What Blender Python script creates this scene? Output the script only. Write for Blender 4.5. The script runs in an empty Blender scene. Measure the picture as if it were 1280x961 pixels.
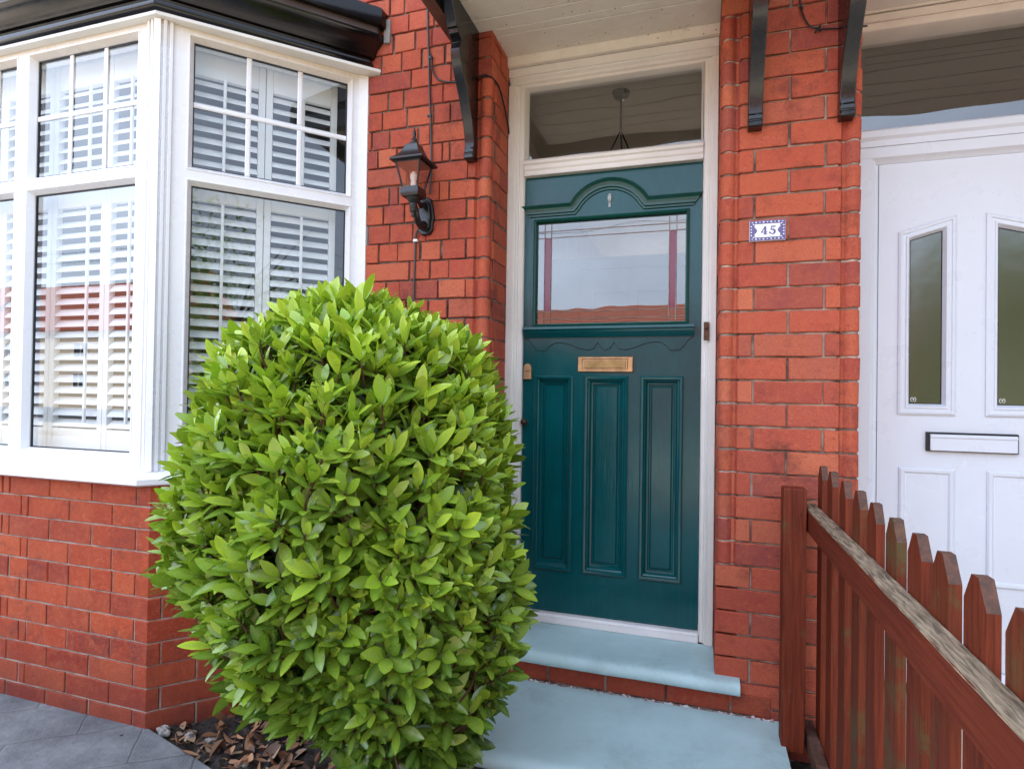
import bpy, bmesh, math, random
from mathutils import Vector, Matrix
from mathutils import noise as mn
random.seed(7)
R = random.random
U = random.uniform
rad = math.radians
scene = bpy.context.scene
COL = scene.collection

# ------------------------------------------------------------------ camera numbers
D, H = 2.30, 1.2725
YAW, PIT, ROL = rad(17.64), rad(0.6), rad(0.86)

# ------------------------------------------------------------------ node helpers
class N:
    def __init__(s, name, rough=0.5, spec=0.5):
        s.m = bpy.data.materials.new(name); s.m.use_nodes = True
        s.nt = s.m.node_tree; s.p = s.nt.nodes['Principled BSDF']; s.out = s.nt.nodes['Material Output']
        s.p.inputs['Roughness'].default_value = rough
        s.p.inputs['Specular IOR Level'].default_value = spec
        s.tc = None
    def n(s, t, **k):
        nd = s.nt.nodes.new(t)
        for a, b in k.items(): setattr(nd, a, b)
        return nd
    def l(s, a, b): s.nt.links.new(a, b)
    def co(s, scale=(1, 1, 1)):
        if s.tc is None: s.tc = s.n('ShaderNodeTexCoord')
        mp = s.n('ShaderNodeMapping'); mp.inputs['Scale'].default_value = scale
        s.l(s.tc.outputs['Object'], mp.inputs['Vector']); return mp.outputs[0]
    def noise(s, scale, detail=4, rough=0.6, st=(1, 1, 1), dist=0):
        t = s.n('ShaderNodeTexNoise'); t.inputs['Scale'].default_value = scale
        t.inputs['Detail'].default_value = detail; t.inputs['Roughness'].default_value = rough
        t.inputs['Distortion'].default_value = dist
        s.l(s.co(st), t.inputs['Vector']); return t.outputs[0]
    def vor(s, scale, feature='F1', st=(1, 1, 1), out=0):
        t = s.n('ShaderNodeTexVoronoi'); t.feature = feature; t.inputs['Scale'].default_value = scale
        s.l(s.co(st), t.inputs['Vector']); return t.outputs[out]
    def island(s):
        g = s.n('ShaderNodeNewGeometry'); return g.outputs['Random Per Island']
    def attr(s, name):
        a = s.n('ShaderNodeAttribute'); a.attribute_name = name; return a.outputs['Fac']
    def ramp(s, fac, stops, interp='LINEAR'):
        r = s.n('ShaderNodeValToRGB'); cr = r.color_ramp; cr.interpolation = interp
        while len(cr.elements) < len(stops): cr.elements.new(0.5)
        for e, (p, c) in zip(cr.elements, stops):
            e.position = p; e.color = (c, c, c, 1) if isinstance(c, (int, float)) else (*c, 1)
        s.l(fac, r.inputs[0]); return r.outputs[0]
    def mix(s, fac, a, b, mode='MIX'):
        m = s.n('ShaderNodeMix'); m.data_type = 'RGBA'; m.blend_type = mode
        for v, i in ((fac, 0), (a, 6), (b, 7)):
            if isinstance(v, (int, float)): m.inputs[i].default_value = v
            elif isinstance(v, tuple): m.inputs[i].default_value = (*v, 1)
            else: s.l(v, m.inputs[i])
        return m.outputs[2]
    def math(s, op, a, b=0.0):
        m = s.n('ShaderNodeMath'); m.operation = op
        for v, i in ((a, 0), (b, 1)):
            if isinstance(v, (int, float)): m.inputs[i].default_value = v
            else: s.l(v, m.inputs[i])
        return m.outputs[0]
    def color(s, c):
        if isinstance(c, tuple): s.p.inputs['Base Color'].default_value = (*c, 1)
        else: s.l(c, s.p.inputs['Base Color'])
    def rough(s, v):
        if isinstance(v, (int, float)): s.p.inputs['Roughness'].default_value = v
        else: s.l(v, s.p.inputs['Roughness'])
    def bump(s, h, strength=0.3, dist=0.002):
        b = s.n('ShaderNodeBump'); b.inputs['Strength'].default_value = strength; b.inputs['Distance'].default_value = dist
        s.l(h, b.inputs['Height']); s.l(b.outputs[0], s.p.inputs['Normal']); return b
    def objz(s):
        sx = s.n('ShaderNodeSeparateXYZ'); g = s.n('ShaderNodeNewGeometry'); s.l(g.outputs['Position'], sx.inputs[0]); return sx.outputs[2]

M = {}
# ---- bricks
def brick_mat(name, stops, rough, dirt_h):
    k = N(name, rough, 0.07)
    c = k.ramp(k.island(), stops, 'LINEAR')
    c = k.mix(k.ramp(k.noise(9, 5, 0.7), [(0.38, 0.0), (0.75, 0.55)]), c, (0.58, 0.150, 0.062))
    c = k.mix(k.ramp(k.noise(5.2, 7, 0.78), [(0.53, 0.0), (0.69, 0.88)]), c, (0.10, 0.040, 0.038))
    c = k.mix(k.ramp(k.noise(70, 3, 0.6), [(0.62, 0.0), (0.74, 0.7)]), c, (0.10, 0.03, 0.025))
    c = k.mix(k.ramp(k.vor(95), [(0.03, 0.55), (0.09, 0.0)]), c, (0.55, 0.30, 0.22))
    c = k.mix(k.ramp(k.noise(190, 4, 0.75), [(0.40, 0.0), (0.66, 0.5)]), c, (0.20, 0.055, 0.038))
    c = k.mix(k.ramp(k.noise(48, 5, 0.75), [(0.50, 0.0), (0.72, 0.45)]), c, (0.62, 0.185, 0.095))
    c = k.mix(k.ramp(k.noise(1.3, 3), [(0.3, 0.0), (0.7, 0.35)]), c, (0.34, 0.055, 0.028))
    # splash dirt near the ground
    z = k.objz()
    zz = k.math('ADD', z, k.math('MULTIPLY', k.noise(11, 5, 0.7), 0.22))
    c = k.mix(k.ramp(zz, [(0.08, 0.75), (dirt_h, 0.0)]), c, (0.125, 0.035, 0.028))
    k.color(c)
    k.rough(k.ramp(k.noise(22), [(0.3, rough - 0.12), (0.7, rough + 0.12)]))
    hgt = k.math('ADD', k.math('MULTIPLY', k.noise(170, 4, 0.7), 0.8), k.noise(28, 5, 0.7))
    k.bump(hgt, 0.75, 0.005)
    return k.m
M['brick'] = brick_mat('brick_facing', [(0.0, (0.36, 0.068, 0.055)), (0.2, (0.53, 0.108, 0.064)), (0.4, (0.58, 0.142, 0.075)), (0.55, (0.44, 0.080, 0.060)), (0.75, (0.64, 0.190, 0.100)), (0.88, (0.27, 0.064, 0.066)), (1.0, (0.55, 0.115, 0.066))], 0.62, 0.33)
M['brick_bay'] = brick_mat('brick_pressed', [(0.0, (0.28, 0.030, 0.016)), (0.22, (0.42, 0.062, 0.025)), (0.42, (0.48, 0.088, 0.032)), (0.6, (0.33, 0.040, 0.020)), (0.8, (0.54, 0.115, 0.042)), (0.93, (0.23, 0.032, 0.025)), (1.0, (0.40, 0.060, 0.024))], 0.46, 0.42)
k = N('mortar', 0.9)
k.color(k.mix(k.ramp(k.noise(14, 5), [(0.4, 0.0), (0.62, 1.0)]), (0.20, 0.15, 0.115), (0.030, 0.022, 0.019)))
k.bump(k.noise(120, 4), 0.5, 0.003); M['mortar'] = k.m
k = N('mortar_pale', 0.9)
k.color(k.mix(k.ramp(k.noise(9, 5), [(0.40, 0.0), (0.60, 0.95)]), (0.46, 0.37, 0.29), (0.12, 0.085, 0.065)))
k.bump(k.noise(120, 4), 0.5, 0.003); M['mortar_pale'] = k.m
k = N('mortar_grey', 0.9)
k.color(k.mix(k.ramp(k.noise(16, 5), [(0.4, 0.0), (0.66, 1.0)]), (0.40, 0.33, 0.27), (0.22, 0.17, 0.14)))
k.bump(k.noise(120, 4), 0.5, 0.003); M['mortar_grey'] = k.m
# far / upper brickwork as texture
k = N('brick_upper', 0.7)
bt = k.n('ShaderNodeTexBrick'); bt.inputs['Scale'].default_value = 1; bt.inputs['Brick Width'].default_value = 0.228; bt.inputs['Row Height'].default_value = 0.0842
bt.inputs['Mortar Size'].default_value = 0.004
bt.inputs['Color1'].default_value = (0.42, 0.095, 0.045, 1); bt.inputs['Color2'].default_value = (0.33, 0.06, 0.034, 1); bt.inputs['Mortar'].default_value = (0.25, 0.19, 0.15, 1)
cx = k.n('ShaderNodeTexCoord'); sp = k.n('ShaderNodeSeparateXYZ'); cb = k.n('ShaderNodeCombineXYZ')
k.l(cx.outputs['Object'], sp.inputs[0]); k.l(sp.outputs[0], cb.inputs[0]); k.l(sp.outputs[2], cb.inputs[1]); k.l(cb.outputs[0], bt.inputs['Vector'])
k.color(bt.outputs[0]); M['brick_upper'] = k.m

def paint(name, c, rough, wear=None, wear_amt=0.0, var=0.06, bump=0.12, bscale=60, spec=0.5, coat=0.0, st=(1, 1, 1)):
    k = N(name, rough, spec)
    d = tuple(v * (1 - 2.2 * var) for v in c)
    cc = k.mix(k.ramp(k.noise(5, 5, 0.65), [(0.3, 0.0), (0.75, 1.0)]), c, d)
    if wear:
        cc = k.mix(k.ramp(k.noise(38, 6, 0.75), [(1 - wear_amt - 0.30, 0.0), (1 - wear_amt - 0.24, 1.0)]), cc, wear)
    k.color(cc)
    k.rough(k.ramp(k.noise(8, 4), [(0.3, max(0.04, rough - 0.07)), (0.7, rough + 0.08)]))
    k.bump(k.noise(bscale, 4, 0.6, st), bump, 0.002)
    if coat: k.p.inputs['Coat Weight'].default_value = coat; k.p.inputs['Coat Roughness'].default_value = 0.1
    return k.m
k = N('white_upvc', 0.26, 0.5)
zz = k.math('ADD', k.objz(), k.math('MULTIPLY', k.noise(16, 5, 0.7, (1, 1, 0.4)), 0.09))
c = k.mix(k.ramp(k.math('SUBTRACT', zz, 2.0), [(0.60, 0.0), (0.72, 0.62)]), (0.80, 0.81, 0.83), (0.66, 0.53, 0.33))  # cream towards the frame heads: staining plus warm bounce put into the colour
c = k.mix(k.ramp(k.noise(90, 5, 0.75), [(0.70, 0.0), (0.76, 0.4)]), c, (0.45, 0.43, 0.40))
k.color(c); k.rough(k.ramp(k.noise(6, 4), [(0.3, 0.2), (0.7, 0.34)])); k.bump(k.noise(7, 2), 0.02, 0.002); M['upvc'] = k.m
M['upvc_door'] = paint('white_door_skin', (0.66, 0.69, 0.745), 0.3, wear=(0.45, 0.43, 0.42), wear_amt=0.004, var=0.015, bump=0.03, bscale=9)
M['upvc_stained'] = paint('weathered_upvc', (0.78, 0.76, 0.70), 0.38, wear=(0.42, 0.33, 0.2), wear_amt=0.0, var=0.06, bump=0.05, bscale=12)
M['timber_white'] = paint('white_gloss_timber', (0.80, 0.77, 0.71), 0.36, wear=(0.38, 0.27, 0.2), wear_amt=0.015, var=0.06, bump=0.25, bscale=34, st=(3, 3, 0.35))
M['sill_white'] = paint('chipped_white_paint', (0.78, 0.75, 0.73), 0.42, wear=(0.25, 0.09, 0.06), wear_amt=0.05, var=0.07, bump=0.3, bscale=40)
M['gasket'] = paint('black_gasket', (0.012, 0.012, 0.014), 0.5)
M['black_paint'] = paint('black_gloss_paint', (0.0065, 0.006, 0.0065), 0.24, wear=(0.06, 0.035, 0.028), wear_amt=0.03, var=0.2, bump=0.5, bscale=36)
M['black_plastic'] = paint('black_cornice_paint', (0.007, 0.0062, 0.0065), 0.2, wear=(0.07, 0.04, 0.035), wear_amt=0.02, var=0.25, bump=0.25, bscale=16)
M['black_iron'] = paint('black_cast_metal', (0.008, 0.008, 0.009), 0.32, var=0.2, bump=0.3, bscale=90)
M['lead'] = paint('brown_lead_flashing', (0.10, 0.065, 0.05), 0.55, var=0.25, bump=0.4, bscale=40)
M['raw_wood_dark'] = paint('bare_brown_timber', (0.13, 0.05, 0.03), 0.65, var=0.3, bump=0.4, bscale=30, st=(1, 0.2, 1))
M['cable_black'] = paint('black_cable', (0.012, 0.012, 0.012), 0.5)
M['cable_grey'] = paint('dark_grey_cable', (0.04, 0.045, 0.045), 0.5)
# green door
k = N('green_door_paint', 0.15, 0.35)
c = k.mix(k.ramp(k.noise(4, 5), [(0.3, 0.0), (0.7, 1.0)]), (0.0010, 0.076, 0.082), (0.0008, 0.055, 0.060))
c = k.mix(k.ramp(k.noise(130, 4, 0.7), [(0.755, 0.0), (0.77, 0.8)]), c, (0.20, 0.20, 0.16))
c = k.mix(k.ramp(k.noise(1.0, 5, 0.7, (70, 70, 5)), [(0.52, 0.0), (0.75, 0.4)]), c, (0.004, 0.105, 0.105))
k.color(c); k.rough(k.ramp(k.noise(9, 5), [(0.3, 0.12), (0.75, 0.26)]))
k.bump(k.math('ADD', k.noise(26, 5, 0.6, (4, 4, 0.35)), k.math('ADD', k.math('MULTIPLY', k.noise(75, 3), 0.4), k.math('MULTIPLY', k.noise(1.0, 5, 0.6, (150, 150, 6)), 0.7))), 0.30, 0.002)
k.p.inputs['Coat Weight'].default_value = 0.1; k.p.inputs['Coat Roughness'].default_value = 0.12; M['door_green'] = k.m
k = N('green_moulding_paint', 0.3)
c = k.mix(k.ramp(k.noise(30, 5), [(0.3, 0.0), (0.7, 1.0)]), (0.004, 0.075, 0.056), (0.003, 0.055, 0.045))
k.color(c); k.bump(k.noise(60, 4), 0.2, 0.002); M['door_mould'] = k.m
M['groove'] = paint('dark_line_gap_shade', (0.004, 0.012, 0.011), 0.6)
# soffit: dirty cream boards
k = N('dirty_cream_boards', 0.6)
c = k.mix(k.ramp(k.noise(6, 6, 0.7), [(0.35, 0.0), (0.75, 0.9)]), (0.80, 0.74, 0.65), (0.68, 0.60, 0.50))
c = k.mix(k.ramp(k.noise(28, 6, 0.8, (0.8, 2.5, 1)), [(0.58, 0.0), (0.74, 0.7)]), c, (0.30, 0.23, 0.17))
c = k.mix(k.ramp(k.noise(120, 4, 0.7), [(0.66, 0.0), (0.72, 0.7)]), c, (0.20, 0.15, 0.11))
c = k.mix(k.ramp(k.vor(26), [(0.05, 0.8), (0.12, 0.0)]), c, (0.12, 0.085, 0.065))
k.color(c); k.bump(k.noise(45, 4, 0.5, (0.2, 2, 1)), 0.15, 0.002); M['soffit'] = k.m
M['soffit_clean'] = paint('cream_boards', (0.74, 0.66, 0.59), 0.55, wear=(0.28, 0.18, 0.12), wear_amt=0.02, var=0.08, bump=0.2)
# step paint
k = N('pale_blue_step_paint', 0.5)
c = k.mix(k.ramp(k.noise(5, 6, 0.7), [(0.3, 0.0), (0.75, 1.0)]), (0.46, 0.63, 0.635), (0.37, 0.52, 0.53))
c = k.mix(k.ramp(k.noise(17, 5, 0.7), [(0.60, 0.0), (0.75, 0.5)]), c, (0.56, 0.66, 0.65))
c = k.mix(k.ramp(k.noise(3.0, 7, 0.75), [(0.54, 0.0), (0.78, 0.7)]), c, (0.24, 0.30, 0.30))
c = k.mix(k.ramp(k.noise(1.0, 6, 0.7, (90, 14, 14)), [(0.66, 0.0), (0.70, 0.5)]), c, (0.28, 0.34, 0.35))
c = k.mix(k.ramp(k.noise(90, 5, 0.7), [(0.72, 0.0), (0.76, 0.7)]), c, (0.13, 0.17, 0.18))
k.color(c); k.rough(k.ramp(k.noise(14, 4), [(0.3, 0.36), (0.7, 0.58)])); k.bump(k.math('ADD', k.noise(10, 4), k.math('MULTIPLY', k.noise(95, 3), 0.35)), 0.3, 0.004); M['step'] = k.m
k = N('flaking_white_edge', 0.8)
k.color(k.mix(k.ramp(k.noise(60, 5), [(0.42, 0.0), (0.55, 1.0)]), (0.6, 0.56, 0.54), (0.2, 0.08, 0.06))); k.bump(k.noise(90, 4), 0.8, 0.004); M['flake'] = k.m
# fence
def wood(name, c1, c2, grain=(120, 120, 5), rough=0.6, moss=0.0, bumpst=0.5):
    k = N(name, rough, 0.25)
    g = k.noise(1.0, 6, 0.62, grain, 0.6)
    c = k.mix(k.ramp(g, [(0.36, 0.0), (0.62, 1.0)]), c1, c2)
    c = k.mix(k.math('MULTIPLY', k.island(), 0.35), c, tuple(v * 0.45 for v in c1))
    c = k.mix(k.ramp(k.noise(40, 5, 0.7), [(0.66, 0.0), (0.72, 0.6)]), c, tuple(v * 0.3 for v in c2))
    if moss:
        c = k.mix(k.ramp(k.noise(7, 6, 0.72), [(0.62 - moss, 0.0), (0.76 - moss, 0.8)]), c, (0.085, 0.078, 0.028))
    k.color(c); k.bump(k.noise(1.0, 6, 0.7, tuple(v * 2.2 for v in grain)), bumpst, 0.003)
    return k.m
M['fence'] = wood('red_brown_stain', (0.21, 0.036, 0.012), (0.105, 0.016, 0.006), moss=0.04)
M['fence_moss'] = wood('mossy_red_stain', (0.20, 0.038, 0.013), (0.10, 0.018, 0.007), moss=0.13)
M['rail_side'] = wood('red_brown_rail', (0.205, 0.034, 0.012), (0.12, 0.018, 0.007), grain=(120, 5, 120))
M['rail_top'] = wood('weathered_grey_wood', (0.42, 0.32, 0.21), (0.10, 0.07, 0.047), grain=(170, 16, 170), rough=0.8, moss=0.03, bumpst=0.9)
M['cut_end'] = wood('weathered_brown_end', (0.16, 0.07, 0.045), (0.07, 0.045, 0.035), grain=(60, 60, 60), rough=0.75, moss=0.04)
# metals
def metal(name, c, rough, var=0.4):
    k = N(name, rough); k.p.inputs['Metallic'].default_value = 1.0
    k.color(k.mix(k.ramp(k.noise(24, 5), [(0.35, 0.0), (0.7, 1.0)]), c, tuple(v * (1 - var) for v in c)))
    k.rough(k.ramp(k.noise(30), [(0.3, rough - 0.08), (0.7, rough + 0.12)])); return k.m
M['brass'] = metal('tarnished_brass', (0.56, 0.33, 0.17), 0.48)
M['brass_dark'] = metal('dark_brass', (0.42, 0.26, 0.11), 0.5)
M['bronze'] = metal('brown_bronze', (0.13, 0.075, 0.05), 0.5)
M['steel'] = metal('aged_came_metal', (0.34, 0.27, 0.22), 0.5)
M['chrome'] = metal('polished_chrome', (0.8, 0.8, 0.82), 0.15, 0.1)
# glass: thin sheet, mirror reflection by Fresnel over a clear sheet
def glass(name, ior, tint=(1, 1, 1), rough=0.0, wave=0.0, wscale=6, wst=(1, 1, 1)):
    m = bpy.data.materials.new(name); m.use_nodes = True; nt = m.node_tree; nt.nodes.clear()
    o = nt.nodes.new('ShaderNodeOutputMaterial'); mx = nt.nodes.new('ShaderNodeMixShader'); fr = nt.nodes.new('ShaderNodeFresnel')
    tr = nt.nodes.new('ShaderNodeBsdfTransparent'); gl = nt.nodes.new('ShaderNodeBsdfGlossy')
    ge = nt.nodes.new('ShaderNodeNewGeometry'); m1 = nt.nodes.new('ShaderNodeMath'); m1.operation = 'MULTIPLY_ADD'; m1.inputs[1].default_value = -2.0; m1.inputs[2].default_value = 1.0
    m2 = nt.nodes.new('ShaderNodeMath'); m2.operation = 'POWER'; m2.inputs[0].default_value = ior
    nt.links.new(ge.outputs['Backfacing'], m1.inputs[0]); nt.links.new(m1.outputs[0], m2.inputs[1]); nt.links.new(m2.outputs[0], fr.inputs[0])
    tr.inputs[0].default_value = (*tint, 1); gl.inputs['Roughness'].default_value = rough
    nt.links.new(fr.outputs[0], mx.inputs[0]); nt.links.new(tr.outputs[0], mx.inputs[1]); nt.links.new(gl.outputs[0], mx.inputs[2]); nt.links.new(mx.outputs[0], o.inputs[0])
    if wave:
        tc = nt.nodes.new('ShaderNodeTexCoord'); mp = nt.nodes.new('ShaderNodeMapping'); mp.inputs['Scale'].default_value = wst
        ns = nt.nodes.new('ShaderNodeTexNoise'); ns.inputs['Scale'].default_value = wscale; ns.inputs['Detail'].default_value = 1
        b = nt.nodes.new('ShaderNodeBump'); b.inputs['Strength'].default_value = 1.0; b.inputs['Distance'].default_value = wave
        nt.links.new(tc.outputs['Object'], mp.inputs[0]); nt.links.new(mp.outputs[0], ns.inputs[0]); nt.links.new(ns.outputs[0], b.inputs['Height']); nt.links.new(b.outputs[0], gl.inputs['Normal'])
    return m
M['glass_bay'] = glass('double_glazing', 2.25, (0.94, 0.97, 0.97), 0, 0.0006, 3)
M['glass_door'] = glass('old_door_glass', 2.4, (0.9, 0.93, 0.95), 0, 0.0006, 5)
M['glass_fan'] = glass('old_fanlight_glass', 2.4, (0.85, 0.85, 0.85), 0, 0.0020, 4, (0.5, 1, 1.6))
k = N('purple_stained_glass', 0.12); k.color((0.20, 0.022, 0.055)); M['glass_purple'] = k.m
M['glass_obscure'] = glass('patterned_glass', 3.1, (0.12, 0.15, 0.05), 0.18, 0.0005, 18)
M['glass_lamp'] = glass('lantern_glass', 2.3, (0.85, 0.85, 0.83), 0.05)
k = N('etched_mark', 0.6); k.color((0.6, 0.62, 0.58)); M['etch'] = k.m
M['bulb'] = paint('white_lamp_bulb', (0.85, 0.85, 0.82), 0.3)
M['shutter'] = paint('white_shutter_paint', (0.88, 0.88, 0.87), 0.4, var=0.02, bump=0.03)
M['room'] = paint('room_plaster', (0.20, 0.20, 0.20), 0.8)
M['hall_white'] = paint('hall_white_paint', (0.72, 0.71, 0.68), 0.6)
M['hall_ceiling'] = paint('hall_ceiling_boards', (0.66, 0.58, 0.45), 0.7)
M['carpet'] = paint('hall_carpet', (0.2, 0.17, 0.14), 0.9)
M['tile_white'] = paint('glazed_white_tile', (0.80, 0.80, 0.82), 0.15, var=0.01, bump=0.02)
M['pearl'] = paint('pearly_glass', (0.52, 0.57, 0.58), 0.12, var=0.3, bump=0.1, bscale=120)
M['tile_blue'] = paint('glazed_violet_blue', (0.11, 0.075, 0.22), 0.18, var=0.15, bump=0.02)
M['plastic_brown'] = paint('dark_brown_vent', (0.035, 0.015, 0.014), 0.4)
# ground
k = N('soil', 0.95)
c = k.mix(k.ramp(k.noise(30, 6, 0.75), [(0.35, 0.0), (0.65, 1.0)]), (0.055, 0.038, 0.029), (0.016, 0.012, 0.010))
c = k.mix(k.ramp(k.noise(150, 4, 0.7), [(0.6, 0.0), (0.7, 0.9)]), c, (0.085, 0.055, 0.04))
k.color(c); k.bump(k.noise(110, 5, 0.75), 1.0, 0.01); M['soil'] = k.m
k = N('stamped_concrete_paving', 0.55)
bt = k.n('ShaderNodeTexBrick'); bt.inputs['Scale'].default_value = 1; bt.inputs['Brick Width'].default_value = 0.42; bt.inputs['Row Height'].default_value = 0.26; bt.inputs['Mortar Size'].default_value = 0.005; bt.inputs['Mortar Smooth'].default_value = 0.5
wp = k.n('ShaderNodeVectorMath'); wp.operation = 'MULTIPLY_ADD'; nzv = k.n('ShaderNodeTexNoise'); nzv.inputs['Scale'].default_value = 3.5
mpv = k.n('ShaderNodeMapping'); mpv.inputs['Rotation'].default_value = (0, 0, rad(-38)); k.co(); k.l(k.tc.outputs['Object'], mpv.inputs[0]); k.l(k.tc.outputs['Object'], nzv.inputs[0])
wp.inputs[1].default_value = (0.06, 0.06, 0); k.l(nzv.outputs['Color'], wp.inputs[0]); k.l(mpv.outputs[0], wp.inputs[2]); k.l(wp.outputs[0], bt.inputs['Vector'])
v = k.math('SUBTRACT', 1.0, bt.outputs['Fac'])
nz = k.noise(7, 6, 0.7)
c = k.mix(k.ramp(nz, [(0.3, 0.0), (0.72, 1.0)]), (0.10, 0.108, 0.115), (0.235, 0.25, 0.25))
c = k.mix(k.ramp(k.noise(2.2, 5, 0.7), [(0.45, 0.0), (0.65, 0.8)]), c, (0.075, 0.078, 0.09))
c = k.mix(k.ramp(k.noise(55, 5, 0.7), [(0.62, 0.0), (0.72, 0.7)]), c, (0.20, 0.20, 0.20))
c = k.mix(k.ramp(v, [(0.0, 0.4), (1.0, 0.0)]), c, (0.05, 0.052, 0.045))
k.color(c)
hg = k.math('ADD', k.ramp(v, [(0.0, 0.35), (1.0, 1.0)]), k.math('MULTIPLY', k.noise(26, 8, 0.75), 1.8))
k.bump(hg, 0.55, 0.006); M['paving'] = k.m
k = N('pale_concrete', 0.85); k.color(k.mix(k.noise(3, 6), (0.50, 0.42, 0.31), (0.60, 0.51, 0.39))); k.bump(k.noise(60, 5), 0.4, 0.004); M['concrete'] = k.m
k = N('asphalt', 0.9); k.color(k.mix(k.noise(40, 5), (0.05, 0.05, 0.052), (0.085, 0.083, 0.08))); k.bump(k.noise(150, 3), 0.5, 0.004); M['asphalt'] = k.m
k = N('lime_leaf_litter', 0.8); k.color(k.ramp(k.island(), [(0.0, (0.20, 0.085, 0.04)), (0.4, (0.36, 0.18, 0.09)), (0.7, (0.07, 0.035, 0.024)), (1.0, (0.42, 0.28, 0.18))])); M['litter'] = k.m
k = N('pale_stone', 0.85); k.color(k.mix(k.noise(30, 5), (0.34, 0.31, 0.28), (0.14, 0.125, 0.115))); k.bump(k.noise(50, 5), 0.7, 0.004); M['stone'] = k.m
# leaves
def leaf_mat(name, stops_old, stops_new, rough=0.22):
    k = N(name, rough, 0.6)
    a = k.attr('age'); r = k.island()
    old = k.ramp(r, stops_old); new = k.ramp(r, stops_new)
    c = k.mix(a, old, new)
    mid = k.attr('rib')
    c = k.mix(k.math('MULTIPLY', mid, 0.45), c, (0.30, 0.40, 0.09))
    k.color(c)
    k.rough(k.ramp(k.noise(60, 3), [(0.3, rough - 0.08), (0.7, rough + 0.10)]))
    k.bump(k.noise(220, 2), 0.15, 0.001)
    tl = k.n('ShaderNodeBsdfTranslucent'); k.l(k.mix(1.0, c, (1.0, 1.15, 0.55), 'MULTIPLY'), tl.inputs[0])
    mx = k.n('ShaderNodeMixShader'); mx.inputs[0].default_value = 0.17
    k.l(k.p.outputs[0], mx.inputs[1]); k.l(tl.outputs[0], mx.inputs[2]); k.l(mx.outputs[0], k.out.inputs[0])
    return k.m
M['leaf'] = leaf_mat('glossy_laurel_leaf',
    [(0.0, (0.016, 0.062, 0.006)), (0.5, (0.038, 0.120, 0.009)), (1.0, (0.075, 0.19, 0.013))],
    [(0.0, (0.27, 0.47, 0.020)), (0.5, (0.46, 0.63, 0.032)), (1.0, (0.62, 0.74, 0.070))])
M['leaf_far'] = leaf_mat('tree_leaf', [(0, (0.06, 0.13, 0.02)), (1, (0.11, 0.20, 0.03))], [(0, (0.11, 0.21, 0.03)), (1, (0.18, 0.27, 0.04))], 0.5)
M['twig'] = paint('reddish_twig', (0.11, 0.040, 0.024), 0.6)
M['bark'] = paint('grey_brown_bark', (0.10, 0.075, 0.055), 0.85, var=0.3, bump=0.8)
# street
M['roof_tile'] = None
k = N('red_clay_roof_tiles', 0.8)
w = k.n('ShaderNodeTexWave'); w.bands_direction = 'Z'; w.inputs['Scale'].default_value = 1.6; w.inputs['Distortion'].default_value = 0.4; k.l(k.co(), w.inputs[0])
k.color(k.mix(k.ramp(w.outputs[1], [(0.1, 0.0), (0.35, 1.0)]), (0.18, 0.045, 0.025), k.mix(k.noise(2, 5), (0.45, 0.13, 0.07), (0.36, 0.09, 0.05)))); M['roof_tile'] = k.m
M['render_wall'] = paint('cream_rendered_wall', (0.66, 0.60, 0.50), 0.85)
M['slate'] = paint('grey_roof_slate', (0.09, 0.09, 0.10), 0.6, var=0.2)
k = N('dark_window_glass', 0.05); k.color((0.02, 0.025, 0.03)); M['far_glass'] = k.m

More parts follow.
